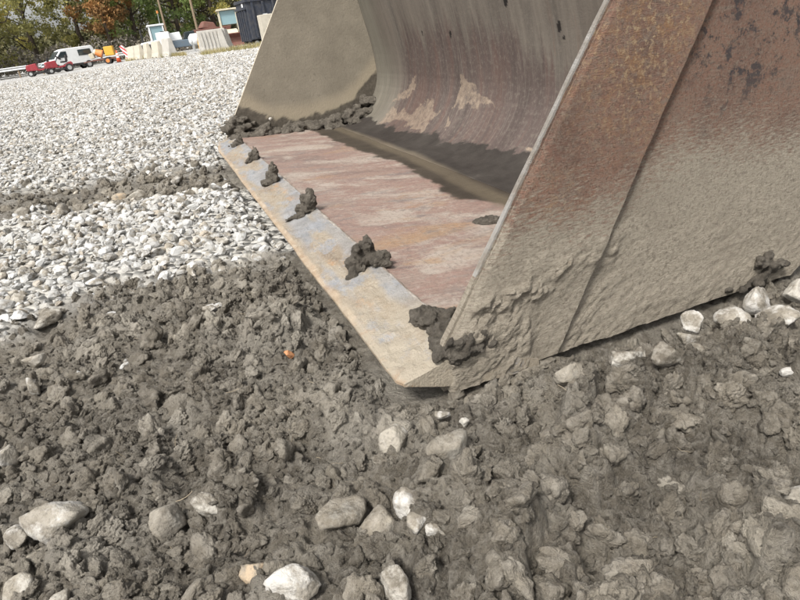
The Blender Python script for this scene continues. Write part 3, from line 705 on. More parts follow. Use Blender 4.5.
def rolled(name, s0, s1, n_s, mat):
    lx = np.linspace(0.0, BW, 420)[:, None] + np.zeros((1, n_s)); s = np.linspace(s0, s1, n_s)[None, :] + np.zeros_like(lx)
    y, z = prof_at(s)
    dn = 0.004 * fbm(lx * 2.2, s * 2.2, 35, 3) + 0.0012 * fbm(lx * 14, s * 5, 36, 3)
    up_l = np.interp(lx, [0, .8, 1.22, 1.44, 1.66, 1.91, 2.28, 2.48, 2.9, 3.35], [.97, .96, .95, .95, .92, .91, .915, .875, .88, .94])
    lo_l = np.interp(lx, [0, .5, .89, 1.03, 1.39, 1.75, 2.27, 2.63, 3.0, 3.35], [.62, .62, .60, .50, .545, .57, .54, .52, .50, .5])
    rag = fbm(lx * 7, s * 7, 37, 5, .65)
    wet = sst(.010, -.010, s - up_l + .055 * fbm(lx * 11 + s * 9, s * 11 - lx * 3, 38, 5, .62)) * sst(-.02, .012, s - lo_l + .05 * rag)
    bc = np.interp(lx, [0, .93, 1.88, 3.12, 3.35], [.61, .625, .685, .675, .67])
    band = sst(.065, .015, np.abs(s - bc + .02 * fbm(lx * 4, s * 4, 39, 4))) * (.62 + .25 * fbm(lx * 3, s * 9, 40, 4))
    tan_ = np.zeros_like(lx)
    for P in ([(2.04, 1.25), (1.9, 1.20), (1.67, 1.13), (2.07, 1.10)], [(2.63, 1.21), (2.66, 1.11), (3.0, 1.05), (2.9, 1.09)],
              [(2.44, 1.09), (2.22, 1.05), (2.30, 1.0), (2.26, .90), (2.55, .94), (2.93, .87), (2.95, 1.0), (2.62, 1.0)], [(2.09, 1.06), (2.0, .98), (2.08, .99)],
              [(.9, .98), (1.15, 1.02), (1.3, .97), (1.0, .95)]):
        tan_ = np.maximum(tan_, inpoly(lx, s, P, .075, 10, 51))
    tan_ = tan_ * sst(-.55, -.1, fbm(lx * 26, s * 26, 52, 5, .65) + .25 * fbm(lx * 5, s * 5, 54, 3))
    rust = sst(3.1, 2.6, lx + .1 * fbm(s * 3, lx, 44)) * sst(1.75, 1.25, s + .25 * sst(1.6, 1.0, lx)) * .85
    green = sst(2.85, 3.15, lx + .15 * fbm(lx * 3, s * 2, 45, 3)) * .8
    gouge = np.zeros_like(lx)
    for (a, b, w_, l_) in ((2.44, 1.47, .008, .012), (2.09, 1.455, .014, .017), (1.5, 1.58, .016, .028), (1.16, 1.46, .013, .022), (1.14, 1.42, .006, .010)):
        gouge = np.maximum(gouge, (np.hypot((lx - a) / w_, (s - b + (lx - a) * .6) / l_) < 1).astype(float))
    P = np.stack([-lx, y, z + dn], -1)
    pc = np.stack([lx, s, 0 * s], -1)
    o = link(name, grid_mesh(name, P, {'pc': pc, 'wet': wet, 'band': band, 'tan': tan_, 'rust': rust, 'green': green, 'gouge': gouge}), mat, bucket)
    md = o.modifiers.new('thickness', 'SOLIDIFY'); md.thickness = .022; md.offset = -1 if False else 1
    return o
SPL = 0.70
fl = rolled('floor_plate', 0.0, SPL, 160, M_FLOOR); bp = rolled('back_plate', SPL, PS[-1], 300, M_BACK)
for o in (fl, bp): o.modifiers['thickness'].offset = 1.0

# ---- cutting edge
k = Mat('cutting_edge'); v = k.obj()
st = k.map(v, (1.1, 7, 7))
c = k.ramp(k.noise(4, 6, 0.62, k.map(v, (1, 2.2, 1))), [(0.30, (0.125, 0.092, 0.066)), (0.43, (0.21, 0.165, 0.118)), (0.55, (0.275, 0.235, 0.18)), (0.68, (0.22, 0.16, 0.10)), (0.8, (0.165, 0.142, 0.122))])
c = k.mix(k.ramp(k.noise(5, 6, 0.7, k.map(v, (1.4, 2.6, 1), loc=(4, 2, 1))), [(0.50, 0.0), (0.58, 0.9)]), c, (0.215, 0.222, 0.236))
c = k.mix(k.ramp(k.noise(7, 6, 0.7, k.map(v, (1, 2, 1), loc=(8, 5, 1))), [(0.58, 0.0), (0.66, 0.7)]), c, (0.33, 0.19, 0.09))
c = k.mix(k.ramp(k.noise(38, 6, 0.78, v), [(0.48, 0.0), (0.62, 0.75)]), c, (0.22, 0.18, 0.135))
c = k.mix(k.ramp(k.noise(110, 4, 0.75, v), [(0.52, 0.0), (0.62, 0.5)]), c, (0.36, 0.322, 0.262))
c = k.mix(k.ma('MULTIPLY', k.attr('lip'), 0.8), c, k.ramp(k.noise(25, 5, .7, v), [(0.35, (0.26, 0.175, 0.105)), (0.65, (0.42, 0.34, 0.25))]))
c = k.mix(k.ma('MULTIPLY', k.attr('mud'), k.ramp(k.noise(20, 6, .7, v), [(0.38, 0.0), (0.52, 0.95)])), c, (0.285, 0.247, 0.19))
c = k.mix(k.attr('blue'), c, k.ramp(k.noise(25, 5, .7, v), [(0.35, (0.15, 0.158, 0.17)), (0.65, (0.27, 0.275, 0.285))]))
M_EDGE = k.out(c, 0.62, k.bump(k.ma('ADD', k.noise(30, 6, 0.7, v), k.ma('MULTIPLY', k.noise(160, 4, .7, v), .5)), 0.8, 0.008), spec=0.4)
top = [(t * EDGE_C, .004 + .031 * t) for t in np.linspace(0, 1, 22)]
pr = np.array(top + [(.158, .026), (.20, .0), (.26, -.022), (.302, -.041), (.302, -.057), (.24, -.056), (.18, -.050), (.13, -.041), (.09, -.031), (.06, -.022), (.03, -.012), (.01, -.005), (0, -.002)])
lx = np.linspace(-.024, BW + .03, 560)
PX, I = np.meshgrid(lx, np.arange(len(pr)), indexing='ij')
y = pr[I, 0]; z = pr[I, 1]
fr = sst(.16, 0, y)
wear = .034 * sst(2.95, 3.39, PX) ** 1.5 + .004 * fbm(PX * 5, PX * 0, 61, 4, .6) + .010 * sst(.0, -.024, PX)
y = y + fr * wear; z = z + (.0025 * fbm(PX * 9, y * 30, 62, 4) + .0035 * sst(.0, .5, fbm(PX * 16, y * 16, 63, 4, .6)) + .005 * sst(.35, .1, PX) * domes(PX, y, .03, 121, .3, .8, .8, .5) / .015) * (I < 22) * (I > 1) + .010 * sst(.12, .0, PX) * 0
P = np.stack([-PX, y, z], -1)
P = np.concatenate([P, P[:, :1]], 1)
ex_ = lambda a: np.concatenate([a, a[:, :1]], 1)
lip = sst(.017, .012, y - wear * fr + .004 * fbm(PX * 20, y * 20, 68, 3)); mudc = sst(.5, .12, PX + .1 * fbm(PX * 9, y * 9, 64, 3)) * (I < 22) + (PX < -.0235)
seamb = sst(.045, .02, EDGE_C - y + .02 * fbm(PX * 6, y * 20, 65, 4)) * sst(.15, .3, PX)
pat = sst(.05, .25, fbm(PX * 2.6, y * 9, 67, 4, .6)) * sst(.2, .5, PX) * sst(0.02, .05, y)
me = grid_mesh('cutting_edge', P, {'lip': ex_(lip), 'mud': ex_(mudc), 'blue': ex_(np.maximum(seamb * .55, pat * .75))}, smooth=False)
bm = bmesh.new(); bm.from_mesh(me); bm.verts.ensure_lookup_table()
m_ = P.shape[1]
for i0 in (0, (len(lx) - 1) * m_):
    try: bm.faces.new([bm.verts[i0 + j] for j in range(m_ - 1)])
    except ValueError: pass
bmesh.ops.remove_doubles(bm, verts=bm.verts, dist=1e-6); bmesh.ops.triangulate(bm, faces=[f for f in bm.faces if len(f.verts) > 4])
bmesh.ops.recalc_face_normals(bm, faces=bm.faces); bm.to_mesh(me); bm.free()
edge = link('cutting_edge', me, M_EDGE, bucket)
tag(edge, 'worn cutting edge with tan dust and scraped blue-grey steel')
# weld bead between edge and floor
k = Mat('weld_bead'); v = k.obj()
M_WELD = k.out(k.ramp(k.noise(30, 5, .7, v), [(0.42, (0.16, 0.13, 0.105)), (0.68, (0.34, 0.315, 0.28))]), .55, k.bump(k.noise(90, 4, .6, v), .5, .004), spec=.4)
n = 500; a = np.linspace(0, 2 * np.pi, 9)
lx = np.linspace(.02, BW - .02, n)[:, None]; rr = .0036 + .0018 * fbm(lx * 40, lx * 0, 81, 3)
P = np.stack([-lx + 0 * a[None], EDGE_C + .002 + np.cos(a)[None] * rr * 1.2 + .002 * fbm(lx * 8, lx * 0, 82, 3), .0325 + np.sin(a)[None] * rr], -1)
link('weld_bead', grid_mesh('weld_bead', P), M_WELD, edge)

# ---- mud lying in and on the bucket
def B2W(lx, ly, z): x, y = from_bucket(lx, ly); return Vector((x, y, BO[2] + z))
def joined_clods(name, items, mat, seed, vox=.0024):
    """one lump of mud grown from overlapping clods; items: (lx, ly, z, rx, ry, rz)"""
    r = np.random.default_rng(seed); V = []; F = []; n = 0; c0 = B2W(*items[0][:3])
    for j, (lx, ly, z, a, b, c_) in enumerate(items):
        p, f = stone_shape(int(seed * 31 + j), 4 if a > .010 else 3, 14, 5, (1.3, 1.3, 1.2), .06, .14, 1.2)
        p = p * np.array((a, b, c_)); an = r.uniform(-.5, .5)
        q = np.stack([p[:, 0] * np.cos(an) - p[:, 1] * np.sin(an), p[:, 0] * np.sin(an) + p[:, 1] * np.cos(an), p[:, 2]], -1)
        w_ = B2W(lx, ly, z) - c0
        # p x runs along the bucket's width, p y along its depth
        W_ = np.stack([q[:, 0] * EX[0] + q[:, 1] * EY[0] + w_.x, q[:, 0] * EX[1] + q[:, 1] * EY[1] + w_.y, q[:, 2] + w_.z], -1)
        V.append(W_); F += [[i + n for i in t[::-1]] for t in f]; n += len(p)
    me = mesh(name, np.concatenate(V), F); o = link(name, me, mat, None, True); o.location = c0
    rm = o.modifiers.new('fuse', 'REMESH'); rm.mode = 'VOXEL'; rm.voxel_size = vox; rm.use_smooth_shade = True
    for nm, ty, sz, stg in (('lumps', 'VORONOI', .016, .007), ('grain', 'CLOUDS', .005, .0045)):
        tx = bpy.data.textures.get('mud_' + nm) or bpy.data.textures.new('mud_' + nm, ty); tx.noise_scale = sz
        dp = o.modifiers.new(nm, 'DISPLACE'); dp.texture = tx; dp.texture_coords = 'GLOBAL'; dp.strength = stg * (-1 if ty == 'VORONOI' else 1); dp.mid_level = .4
    return o
r = np.random.default_rng(31)
spots = [(.52, .6), (1.15, .55), (1.75, .5), (2.35, .5), (2.95, .55)]
words = ['forked mud clump on the cutting edge, next after the big one at the corner', 'mud clump with a long forward tail on the cutting edge seam',
         'stubby mud clump on the cutting edge between the tailed one and a smaller one', 'small dark mud lump on the cutting edge seam well along the bucket', 'low mud lump on the cutting edge beside the dusty inner side plate']
for q, ((lx, k_), lab) in enumerate(zip(spots, words)):
    it = [(lx, .135, .055, .026, .026, .036), (lx + .012, .118, .045, .030, .028, .032), (lx - .008, .142, .075, .018, .018, .026),
          (lx + .004, .095, .036, .026, .028, .022), (lx - .012, .078, .030, .020, .026, .014), (lx + .015, .130, .070, .016, .016, .022), (lx - .002, .140, .094, .012, .013, .016)]
    if q == 0: it += [(lx - .045, .165, .045, .022, .026, .022), (lx - .062, .178, .042, .016, .018, .014), (lx - .03, .155, .05, .018, .02, .022), (lx - .024, .07, .024, .018, .024, .012), (lx - .03, .05, .02, .012, .018, .009)]
    if q == 1: it += [(lx - .004, .06, .022, .014, .022, .010), (lx, .04, .018, .010, .018, .008), (lx + .002, .02, .014, .008, .014, .006)]
    it = [(lx + (a - lx) * .7, .124 + (b - .124) * .75, .03 + (c - .03) * 1.12, d * .78, e * .78, f * .95) for a, b, c, d, e, f in it]
    if q == 2: it = [(a, b - .015, c * .95, d * 1.15, e * .9, f * .9) for a, b, c, d, e, f in it]
    if q >= 3: it = [(a, b, .03 + (c - .03) * .75, d * .9, e * .9, f * .85) for a, b, c, d, e, f in it]
    rj = np.random.default_rng(400 + q)
    it = it + [(a + rj.normal(0, d * .55), b + rj.normal(0, e * .55), max(.022, c + rj.normal(0, f * .5)), d * .42, e * .42, f * .40) for a, b, c, d, e, f in it for _ in range(3)]
    o = joined_clods('mud_clump', it, M_WETMUD, 40 + q)
    tag(o, lab, 'mud clump', 'mud clumps along the cutting edge')
it = []
for j in range(26):
    t = r.random(); lx = -.012 + .19 * t + r.normal(0, .008); ly = .095 + .05 * r.random() + .03 * t
    hgt = .036 * (1 - abs(t - .55) * 1.1) * r.uniform(.5, 1.1)
    it.append((lx, ly, .026 + hgt * .55, r.uniform(.014, .026), r.uniform(.014, .026), max(.010, hgt * .62)))
for j in range(12):
    it.append((-.024 + r.normal(0, .003), .10 + .085 * r.random(), .022 + .03 * r.random(), .008, r.uniform(.012, .022), r.uniform(.010, .018)))
it = it + [(a + r.normal(0, d * .6), b + r.normal(0, e * .6), max(.022, c + r.normal(0, f * .6)), d * .45, e * .45, f * .5) for a, b, c, d, e, f in it for _ in range(2)]
o = joined_clods('mud_clump', it, M_WETMUD, 60)
tag(o, 'big dark mud clump filling the corner of cutting edge and side plate', 'mud clump', 'mud clumps along the cutting edge')
it = []
for j in range(150):
    ly = .09 + 1.05 * r.random(); lx = BW - .012 - .10 * r.random() ** 1.6
    wl = np.interp(ly, [.1, .2, .28, .36, .44, .7, .93, 1.05, 1.2], [.17, .17, .14, .08, .05, .05, .07, .12, .2])
    base = np.interp(ly, PROF[:, 0][:9], PROF[:, 1][:9]); q = max(0, 1 - (BW - lx) / .11)
    z_ = base + (wl - base) * q * r.random() ** .7; s_ = r.uniform(.014, .036)
    it.append((lx, ly, z_, s_, s_ * 1.1, s_ * .8))
o = joined_clods('mud_ridge', it, M_WETMUD, 70, .005)
tag(o, 'ridge of wet dark mud along the foot of the dusty inner side plate', 'mud ridge')
me = stone_me('pebble', M_WHITE, True, seed=5, sub=3, size=(.013, .011, .010), rough=.04)
o = link('pebble', me); o.location = B2W(BW - .045, .40, .10); tag(o, 'tiny white pebble stuck in the mud ridge inside the bucket', 'pebble')
it = [(.70, .60, -.005, .024, .03, .022), (.715, .575, -.005, .02, .024, .016), (.69, .62, -.006, .018, .024, .015)]
o = joined_clods('mud_clump', it, M_WETMUD, 75); tag(o, 'flat mud pat on the bucket floor beside the outer side plate', 'mud clump')
# mud hanging under the heel
it = []
for j in range(16):
    it.append((-.015 + r.normal(0, .006), .90 + .10 * r.random(), -.045 + .075 * r.random() * (1 if j % 2 else .6), .012, r.uniform(.012, .024), r.uniform(.010, .020)))
for j in range(8):
    it.append((-.012 + r.normal(0, .005), .78 + .14 * r.random(), -.05 + .015 * r.random(), .010, r.uniform(.010, .02), r.uniform(.008, .012)))
o = joined_clods('mud_clump', [(a, b, c, d * .8, e * .7, f * .7) for a, b, c, d, e, f in it], M_WETMUD, 80); tag(o, 'crumbly mud clump stuck low on the outer side plate near the heel', 'mud clump')
# ------------------------------------------------------------------ the yard behind
def at(az, D, dz=0.0):
    x = D * math.sin(R(az)); y = D * math.cos(R(az)); return (x, y, gh(x, y) + dz)
M_WHITEP = paint('white_paint', (0.72, 0.73, 0.73), 0.35, .08, 3, amount=.12)
M_REDP = paint('red_paint', (0.30, 0.03, 0.045), 0.35)
M_ORANGE = paint('orange_paint', (0.62, 0.22, 0.06), 0.45)
M_YELLOW = paint('yellow_paint', (0.68, 0.38, 0.05), 0.45)
M_CREAM = paint('cream_paint', (0.56, 0.51, 0.39), 0.5)
M_BLACK = paint('black_rubber', (0.022, 0.022, 0.024), 0.75, amount=.25)
M_NAVY = paint('dark_blue_steel', (0.035, 0.042, 0.058), 0.5, amount=.3)
M_BLUEP = paint('blue_grey_paint', (0.12, 0.16, 0.20), 0.4)
M_STEEL = paint('galvanised', (0.42, 0.43, 0.43), 0.5, metal=.3)
M_CONC = paint('concrete', (0.46, 0.44, 0.40), 0.9, .2, 2.5, dirt=(0.27, 0.25, 0.21), amount=.6)
M_CONC2 = paint('tan_concrete', (0.50, 0.46, 0.38), 0.9, .2, 2.5, dirt=(0.3, 0.27, 0.21), amount=.5)
M_RUSTP = paint('rust_red', (0.15, 0.065, 0.05), 0.8, .3, 4)
M_WOOD = paint('weathered_wood', (0.24, 0.18, 0.12), 0.9, .3, 5)
k = Mat('window_glass'); M_GLASS = k.out((0.03, 0.04, 0.045), 0.08, spec=0.6)
k = Mat('cab_glass'); M_CABGLASS = k.out((0.22, 0.33, 0.36), 0.12, spec=0.6)

def wheel(parent, c, r_, w_, ax='y', rim=M_STEEL):
    a = Vector(c); d = Vector((0, w_ / 2, 0)) if ax == 'y' else Vector((w_ / 2, 0, 0))
    t = MB().cyl(a - d, a + d, r_, n=20).build('wheel', M_BLACK, parent)
    MB().cyl(a - d * 1.06, a + d * 1.06, r_ * .55, n=14).build('rim', rim, t)
    return t

# guard rail along the far edge of the yard
p0 = Vector(at(-34, 68)); p1 = Vector(at(-17.5, 64)); d = p1 - p0; L_ = d.length; an = math.atan2(d.y, d.x)
fence = tag(empty('guard_rail', p0, an), 'low steel guard rail on posts along the edge of the gravel yard', 'guard rail')
n = 10
for i in range(n + 1): MB().box((i * L_ / n, .04, .42), (.11, .11, .84), .01).build('post', M_WOOD, fence)
MB().prism([(-.04, .62), (-.09, .68), (-.04, .75), (-.04, .80), (-.09, .87), (-.04, .93), (-.02, .93), (-.02, .62)], -1, L_ + 1, axis='x').build('rail', M_STEEL, fence)

# white van, nose towards the left
van = tag(empty('van', at(-24.0, 62), R(222)), 'white van with a dark rear side window parked before the trees', 'van')
van.scale = (.88, .88, .9)
body = MB().prism([(2.3, .38), (2.36, .62), (2.28, .95), (1.5, 1.12), (.82, 1.78), (.4, 1.92), (-2.15, 1.94), (-2.3, 1.7), (-2.36, .95), (-2.36, .38)], -.92, .92, .06).build('body', M_WHITEP, van)
for s_ in (-1, 1):
    MB().prism([(-2.02, 1.16), (-1.94, 1.68), (-.75, 1.68), (-.75, 1.16)], s_ * .925, s_ * .935).build('side_window', M_GLASS, van)
    MB().prism([(1.30, 1.16), (.78, 1.68), (.30, 1.68), (.30, 1.16)], s_ * .925, s_ * .935).build('front_window', M_GLASS, van)
    MB().box((2.30, s_ * .68, .78), (.14, .36, .2), .03).build('headlight', M_CABGLASS, van)
    MB().box((1.05, s_ * 1.02, 1.14), (.12, .18, .2), .03).build('mirror', M_BLACK, van)
    for wx in (1.5, -1.5): wheel(van, (wx, s_ * .84, .34), .34, .24)
    MB().box((0, s_ * .93, .46), (4.5, .03, .18), .01).build('sill_trim', M_BLACK, van)
MB().prism([(1.50, 1.14), (.88, 1.74), (.90, 1.76), (1.53, 1.15)], -.78, .78).build('windshield', M_GLASS, van)
MB().box((2.37, 0, .50), (.08, 1.8, .2), .03).build('bumper', M_BLACK, van)
MB().box((-2.39, 0, .50), (.08, 1.8, .2), .03).build('bumper', M_BLACK, van)
MB().box((-2.36, 0, 1.40), (.03, 1.5, .5), .01).build('rear_window', M_GLASS, van)

# two red ride-on mowers
def mower(az, D, rz, label):
    t = tag(empty('riding_mower', at(az, D), rz), label, 'mower', 'red mowers parked by the van')
    MB().prism([(.95, .42), (1.0, .62), (.9, .86), (.2, .92), (.12, .5), (.12, .38)], -.34, .34, .05).build('hood', M_REDP, t)
    MB().prism([(.12, .36), (.12, .46), (-.35, .5), (-.85, .72), (-.95, .6), (-.9, .38)], -.46, .46, .04).build('fender', M_REDP, t)
    MB().box((-.42, 0, .74), (.44, .46, .12), .04).build('seat', M_BLACK, t)
    MB().box((-.66, 0, .98), (.12, .46, .46), .04, ry=-.15).build('backrest', M_BLACK, t)
    MB().cyl((.14, 0, .8), (-.05, 0, 1.1), .03).build('steering_column', M_BLACK, t)
    MB().cyl((-.06, 0, 1.08), (-.10, 0, 1.11), .19, n=16).build('steering_wheel', M_BLACK, t)
    MB().box((.05, 0, .24), (.8, 1.1, .16), .05).build('mower_deck', M_BLACK, t)
    for s_ in (-1, 1):
        wheel(t, (.72, s_ * .42, .21), .21, .16, rim=M_STEEL); wheel(t, (-.6, s_ * .46, .29), .29, .26, rim=M_STEEL)
        MB().box((.99, s_ * .2, .68), (.03, .12, .1), .01).build('headlight', M_CABGLASS, t)
mower(-26.1, 58, R(195), 'red ride-on mower standing apart by the guard rail')
mower(-24.8, 56.5, R(215), 'red ride-on mower parked right against the white van')

# towable orange mixer
t = tag(empty('towable_mixer', at(-21.35, 60), R(190)), 'orange and yellow towable mixer on a dark red frame', 'mixer')
MB().box((0, 0, .42), (1.9, .7, .12), .02).build('chassis', M_RUSTP, t)
MB().box((-.5, 0, 1.0), (.72, .75, .72), .05).build('engine_cover', M_YELLOW, t)
MB().box((-.5, 0, 1.39), (.5, .5, .06), .02).build('exhaust_lid', M_BLACK, t)
MB().cyl((.12, 0, .82), (.62, 0, 1.02), .33, .24, 16).build('drum', M_ORANGE, t)
MB().cyl((.62, 0, 1.02), (.74, 0, 1.07), .25, .2, 16).build('drum_mouth', M_CREAM, t)
MB().box((.95, 0, .78), (.34, .5, .42), .04, ry=.2, taper=1.15).build('hopper', M_CREAM, t)
MB().cyl((.95, 0, .42), (1.75, 0, .34), .04).build('drawbar', M_RUSTP, t)
for s_ in (-1, 1): wheel(t, (-.25, s_ * .44, .28), .28, .18, rim=M_ORANGE)

# traffic cone and striped barricade
k = Mat('cone_stripes'); z_ = k.sep(k.obj())[2]
M_CONE = k.out(k.ramp(z_, [(0.0, (0.7, .12, .05)), (.36, (0.8, .8, .8)), (.5, (0.7, .12, .05)), (.58, (0.8, .8, .8)), (.68, (0.7, .12, .05))], 'CONSTANT'), .6)
t = tag(empty('traffic_cone', at(-20.4, 58)), 'orange traffic cone with white bands beside the orange mixer', 'cone')
MB().cyl((0, 0, .03), (0, 0, .92), .19, .035, 16).build('cone_body', M_CONE, t, True); MB().box((0, 0, .02), (.46, .46, .04), .01).build('base', M_BLACK, t)
t = tag(empty('barricade', at(-19.75, 57), R(20)), 'red and white striped barricade board leaning by the barrier row', 'barricade')
k = Mat('barricade_stripes'); s0 = k.sep(k.obj())
M_STRIPE = k.out(k.mix(k.ma('GREATER_THAN', k.ma('FRACT', k.ma('MULTIPLY', k.ma('ADD', s0[0], s0[2]), 3.2)), .5), (.75, .75, .75), (.62, .05, .05)), .6)
MB().box((0, 0, .62), (.28, .04, 1.2), .01, ry=-.35).build('board', M_STRIPE, t)
MB().box((.05, .16, .5), (.05, .05, 1.05), .005, rx=.28).build('brace', M_STEEL, t)

# chain of concrete road barriers running away from the yard's near side
JP = [(-.30, 0), (-.30, .08), (-.20, .30), (-.10, .92), (-.08, 1.0), (.08, 1.0), (.10, .92), (.20, .30), (.30, .08), (.30, 0)]
def barrier(pos, an, ln, label, fl=False, mat=M_CONC, sc=1.0, lean=0):
    t = tag(empty('concrete_barrier', pos, an), label, 'barrier', 'concrete road barriers')
    t.rotation_euler = (0, lean, an)
    P_ = [(a * sc, b * sc) for a, b in JP]
    MB().prism(P_, -ln / 2, ln / 2, .02, axis='x').build('body', mat, t)
    for s_ in (-.28, .28): MB().box((s_ * ln, 0, .05), (.35, .62 * sc, .08), .01).build('drain_slot', M_BLACK, t)
    MB().cyl((ln / 2 - .0, 0, .25), (ln / 2 + .08, 0, .25), .03).build('link_pin', M_STEEL, t)
    if fl:
        for i in range(7):
            x_ = (i - 3) * ln / 7.4
            for s_ in (-1, 1): MB().prism([(s_ * .23 * sc, .12), (s_ * .31 * sc, .10), (s_ * .14 * sc, .94 * sc), (s_ * .07 * sc, .94 * sc)], x_ - .035, x_ + .035, axis='x').build('rib', mat, t)
    return t
q0 = Vector(at(-15.9, 41.5)); q1 = Vector(at(-19.6, 58)); dd = (q1 - q0); an = math.atan2(dd.y, dd.x)
wd = ['concrete barrier at the free end of the chain, beside the blue pickup', 'concrete barrier second in the chain from the blue pickup', 'concrete barrier in the middle of the chain before the white machine',
      'concrete barrier second from the striped board in the chain', 'concrete barrier at the chain end beside the striped board']
rb = np.random.default_rng(8)
for i in range(5):
    p = q0 + dd * ((i + .5) / 5); barrier((p.x, p.y, gh(p.x, p.y)), an + rb.normal(0, .05), dd.length / 5 - .22, wd[i], mat=M_CONC2 if i else M_CONC, lean=rb.normal(0, .012), sc=1.0 if i else 1.08)
barrier(at(-12.75, 36), R(28), 1.45, 'ribbed concrete barrier standing before the backhoe', True, sc=1.12)
barrier(at(-11.75, 37), R(95), 2.4, 'plain concrete barrier end-on beside the ribbed one', False, sc=1.08)

# white compact loader behind the barriers
t = tag(empty('compact_loader', at(-17.15, 60), R(200)), 'white compact loader with a glazed cab behind the concrete barriers', 'loader')
MB().prism([(-.9, .5), (-.9, 1.1), (.1, 1.25), (1.3, 1.15), (1.45, .9), (1.4, .5)], -.6, .6, .06).build('body', M_WHITEP, t)
for sx in (-.75, .35):
    for sy in (-.58, .58): MB().box((sx, sy, 1.75), (.1, .1, 1.2), .02).build('cab_post', M_WHITEP, t)
MB().box((-.2, 0, 2.38), (1.4, 1.36, .14), .05).build('cab_roof', M_WHITEP, t)
MB().box((-.2, 0, 1.75), (1.0, 1.12, 1.08), .02).build('cab_glass', M_CABGLASS, t)
MB().cyl((-.6, .3, 2.4), (-.66, .3, 3.3), .025).build('antenna', M_STEEL, t)
MB().cyl((-.66, .3, 3.25), (-.67, .3, 3.45), .08, n=10).build('beacon', M_ORANGE, t)
MB().cyl((1.1, -.3, 1.1), (1.1, -.3, 2.2), .07).build('exhaust', M_BLACK, t)
for wx in (-.6, .95):
    for s_ in (-1, 1): wheel(t, (wx, s_ * .72, .48), .48, .34, rim=M_WHITEP); MB().box((wx, s_ * .74, 1.02), (1.0, .36, .08), .03).build('fender', M_WHITEP, t)
t = tag(empty('water_tank', at(-16.55, 57), R(12)), 'square white plastic tank standing behind the concrete barriers', 'tank')
MB().box((0, 0, 1.25), (1.05, 1.0, .95), .07).build('tank_body', M_WHITEP, t); MB().cyl((0, 0, 1.7), (0, 0, 1.8), .16, n=14).build('lid', M_BLACK, t)
MB().box((0, 0, .38), (1.1, 1.05, .76), .03).build('stand', M_STEEL, t)

# blue pickup, propane tank, yellow drum
t = tag(empty('pickup_truck', at(-14.8, 61), R(20)), 'blue-grey pickup truck with white cap behind the concrete barriers', 'pickup')
MB().prism([(-2.5, .45), (-2.55, 1.0), (.2, 1.02), (2.3, .95), (2.5, .7), (2.5, .42)], -.9, .9, .06).build('body', M_BLUEP, t)
MB().prism([(-.3, 1.0), (-.1, 1.6), (.8, 1.62), (1.35, 1.0)], -.8, .8, .05).build('cab', M_GLASS, t)
MB().prism([(-2.45, 1.02), (-2.35, 1.62), (-.5, 1.68), (-.4, 1.02)], -.85, .85, .06).build('bed_cap', M_WHITEP, t)
MB().box((2.5, 0, .55), (.1, 1.75, .2), .03).build('bumper', M_STEEL, t)
for wx in (-1.6, 1.6):
    for s_ in (-1, 1): wheel(t, (wx, s_ * .82, .38), .38, .26)
t = tag(empty('gas_tank', at(-14.05, 52), R(25)), 'rounded white gas tank on legs beside the yellow drum', 'tank')
bm_ = MB(); bm_.cyl((-.35, 0, .82), (.35, 0, .82), .42, n=24); bm_.cyl((.35, 0, .82), (.52, 0, .82), .42, .22, 24); bm_.cyl((-.52, 0, .82), (-.35, 0, .82), .22, .42, 24); bm_.build('tank_body', M_WHITEP, t, True)
for sx in (-.3, .3): MB().box((sx, 0, .25), (.08, .6, .5), .01).build('leg', M_STEEL, t)
t = tag(empty('drum', at(-13.62, 44)), 'yellow plastic drum standing left of the ribbed concrete barrier', 'drum')
bm_ = MB(); bm_.cyl((0, 0, 0), (0, 0, .28), .25, .29, 20); bm_.cyl((0, 0, .28), (0, 0, .60), .29, .29, 20); bm_.cyl((0, 0, .60), (0, 0, .86), .29, .24, 20); bm_.build('body', M_YELLOW, t, True)
MB().cyl((0, 0, .86), (0, 0, .89), .25, n=20).build('lid', M_BLACK, t)
for zz in (.28, .6): MB().cyl((0, 0, zz - .02), (0, 0, zz + .02), .30, n=20).build('hoop', M_YELLOW, t)

# rust-red skip and backhoe
t = tag(empty('scrap_skip', at(-12.55, 56), R(15)), 'rust-red metal skip heaped above the ribbed concrete barrier', 'skip')
MB().prism([(-1.0, .2), (-1.5, 1.55), (1.5, 1.55), (1.0, .2)], -.8, .8, .03).build('body', M_RUSTP, t)
for sx in (-.9, 0, .9): MB().box((sx, -.83, .95), (.1, .08, 1.1), .01).build('rib', M_RUSTP, t)
MB().box((-.3, 0, 1.75), (1.4, 1.1, .55), .1, rz=.3, ry=.2, taper=.6).build('scrap_heap', M_RUSTP, t)
for sy in (-.6, .6): MB().box((0, sy, .11), (1.9, .12, .22), .01).build('skid', M_BLACK, t)
t = tag(empty('backhoe', at(-11.1, 52), R(-75)), 'cream backhoe with pale glazed canopy and brown front bucket beside the dumpster', 'backhoe')
MB().prism([(-1.0, .55), (-1.0, 1.1), (.2, 1.2), (1.3, 1.1), (1.5, .8), (1.4, .5)], -.45, .45, .05).build('body', M_CREAM, t)
MB().box((-.35, 0, 2.55), (1.5, 1.5, .12), .04).build('canopy_roof', M_CREAM, t)
for sx in (-.95, .25):
    for sy in (-.62, .62): MB().box((sx, sy, 1.85), (.09, .09, 1.4), .02).build('cab_post', M_CREAM, t)
MB().box((-.35, 0, 2.0), (1.1, 1.2, .95), .02).build('cab_glass', M_CABGLASS, t)
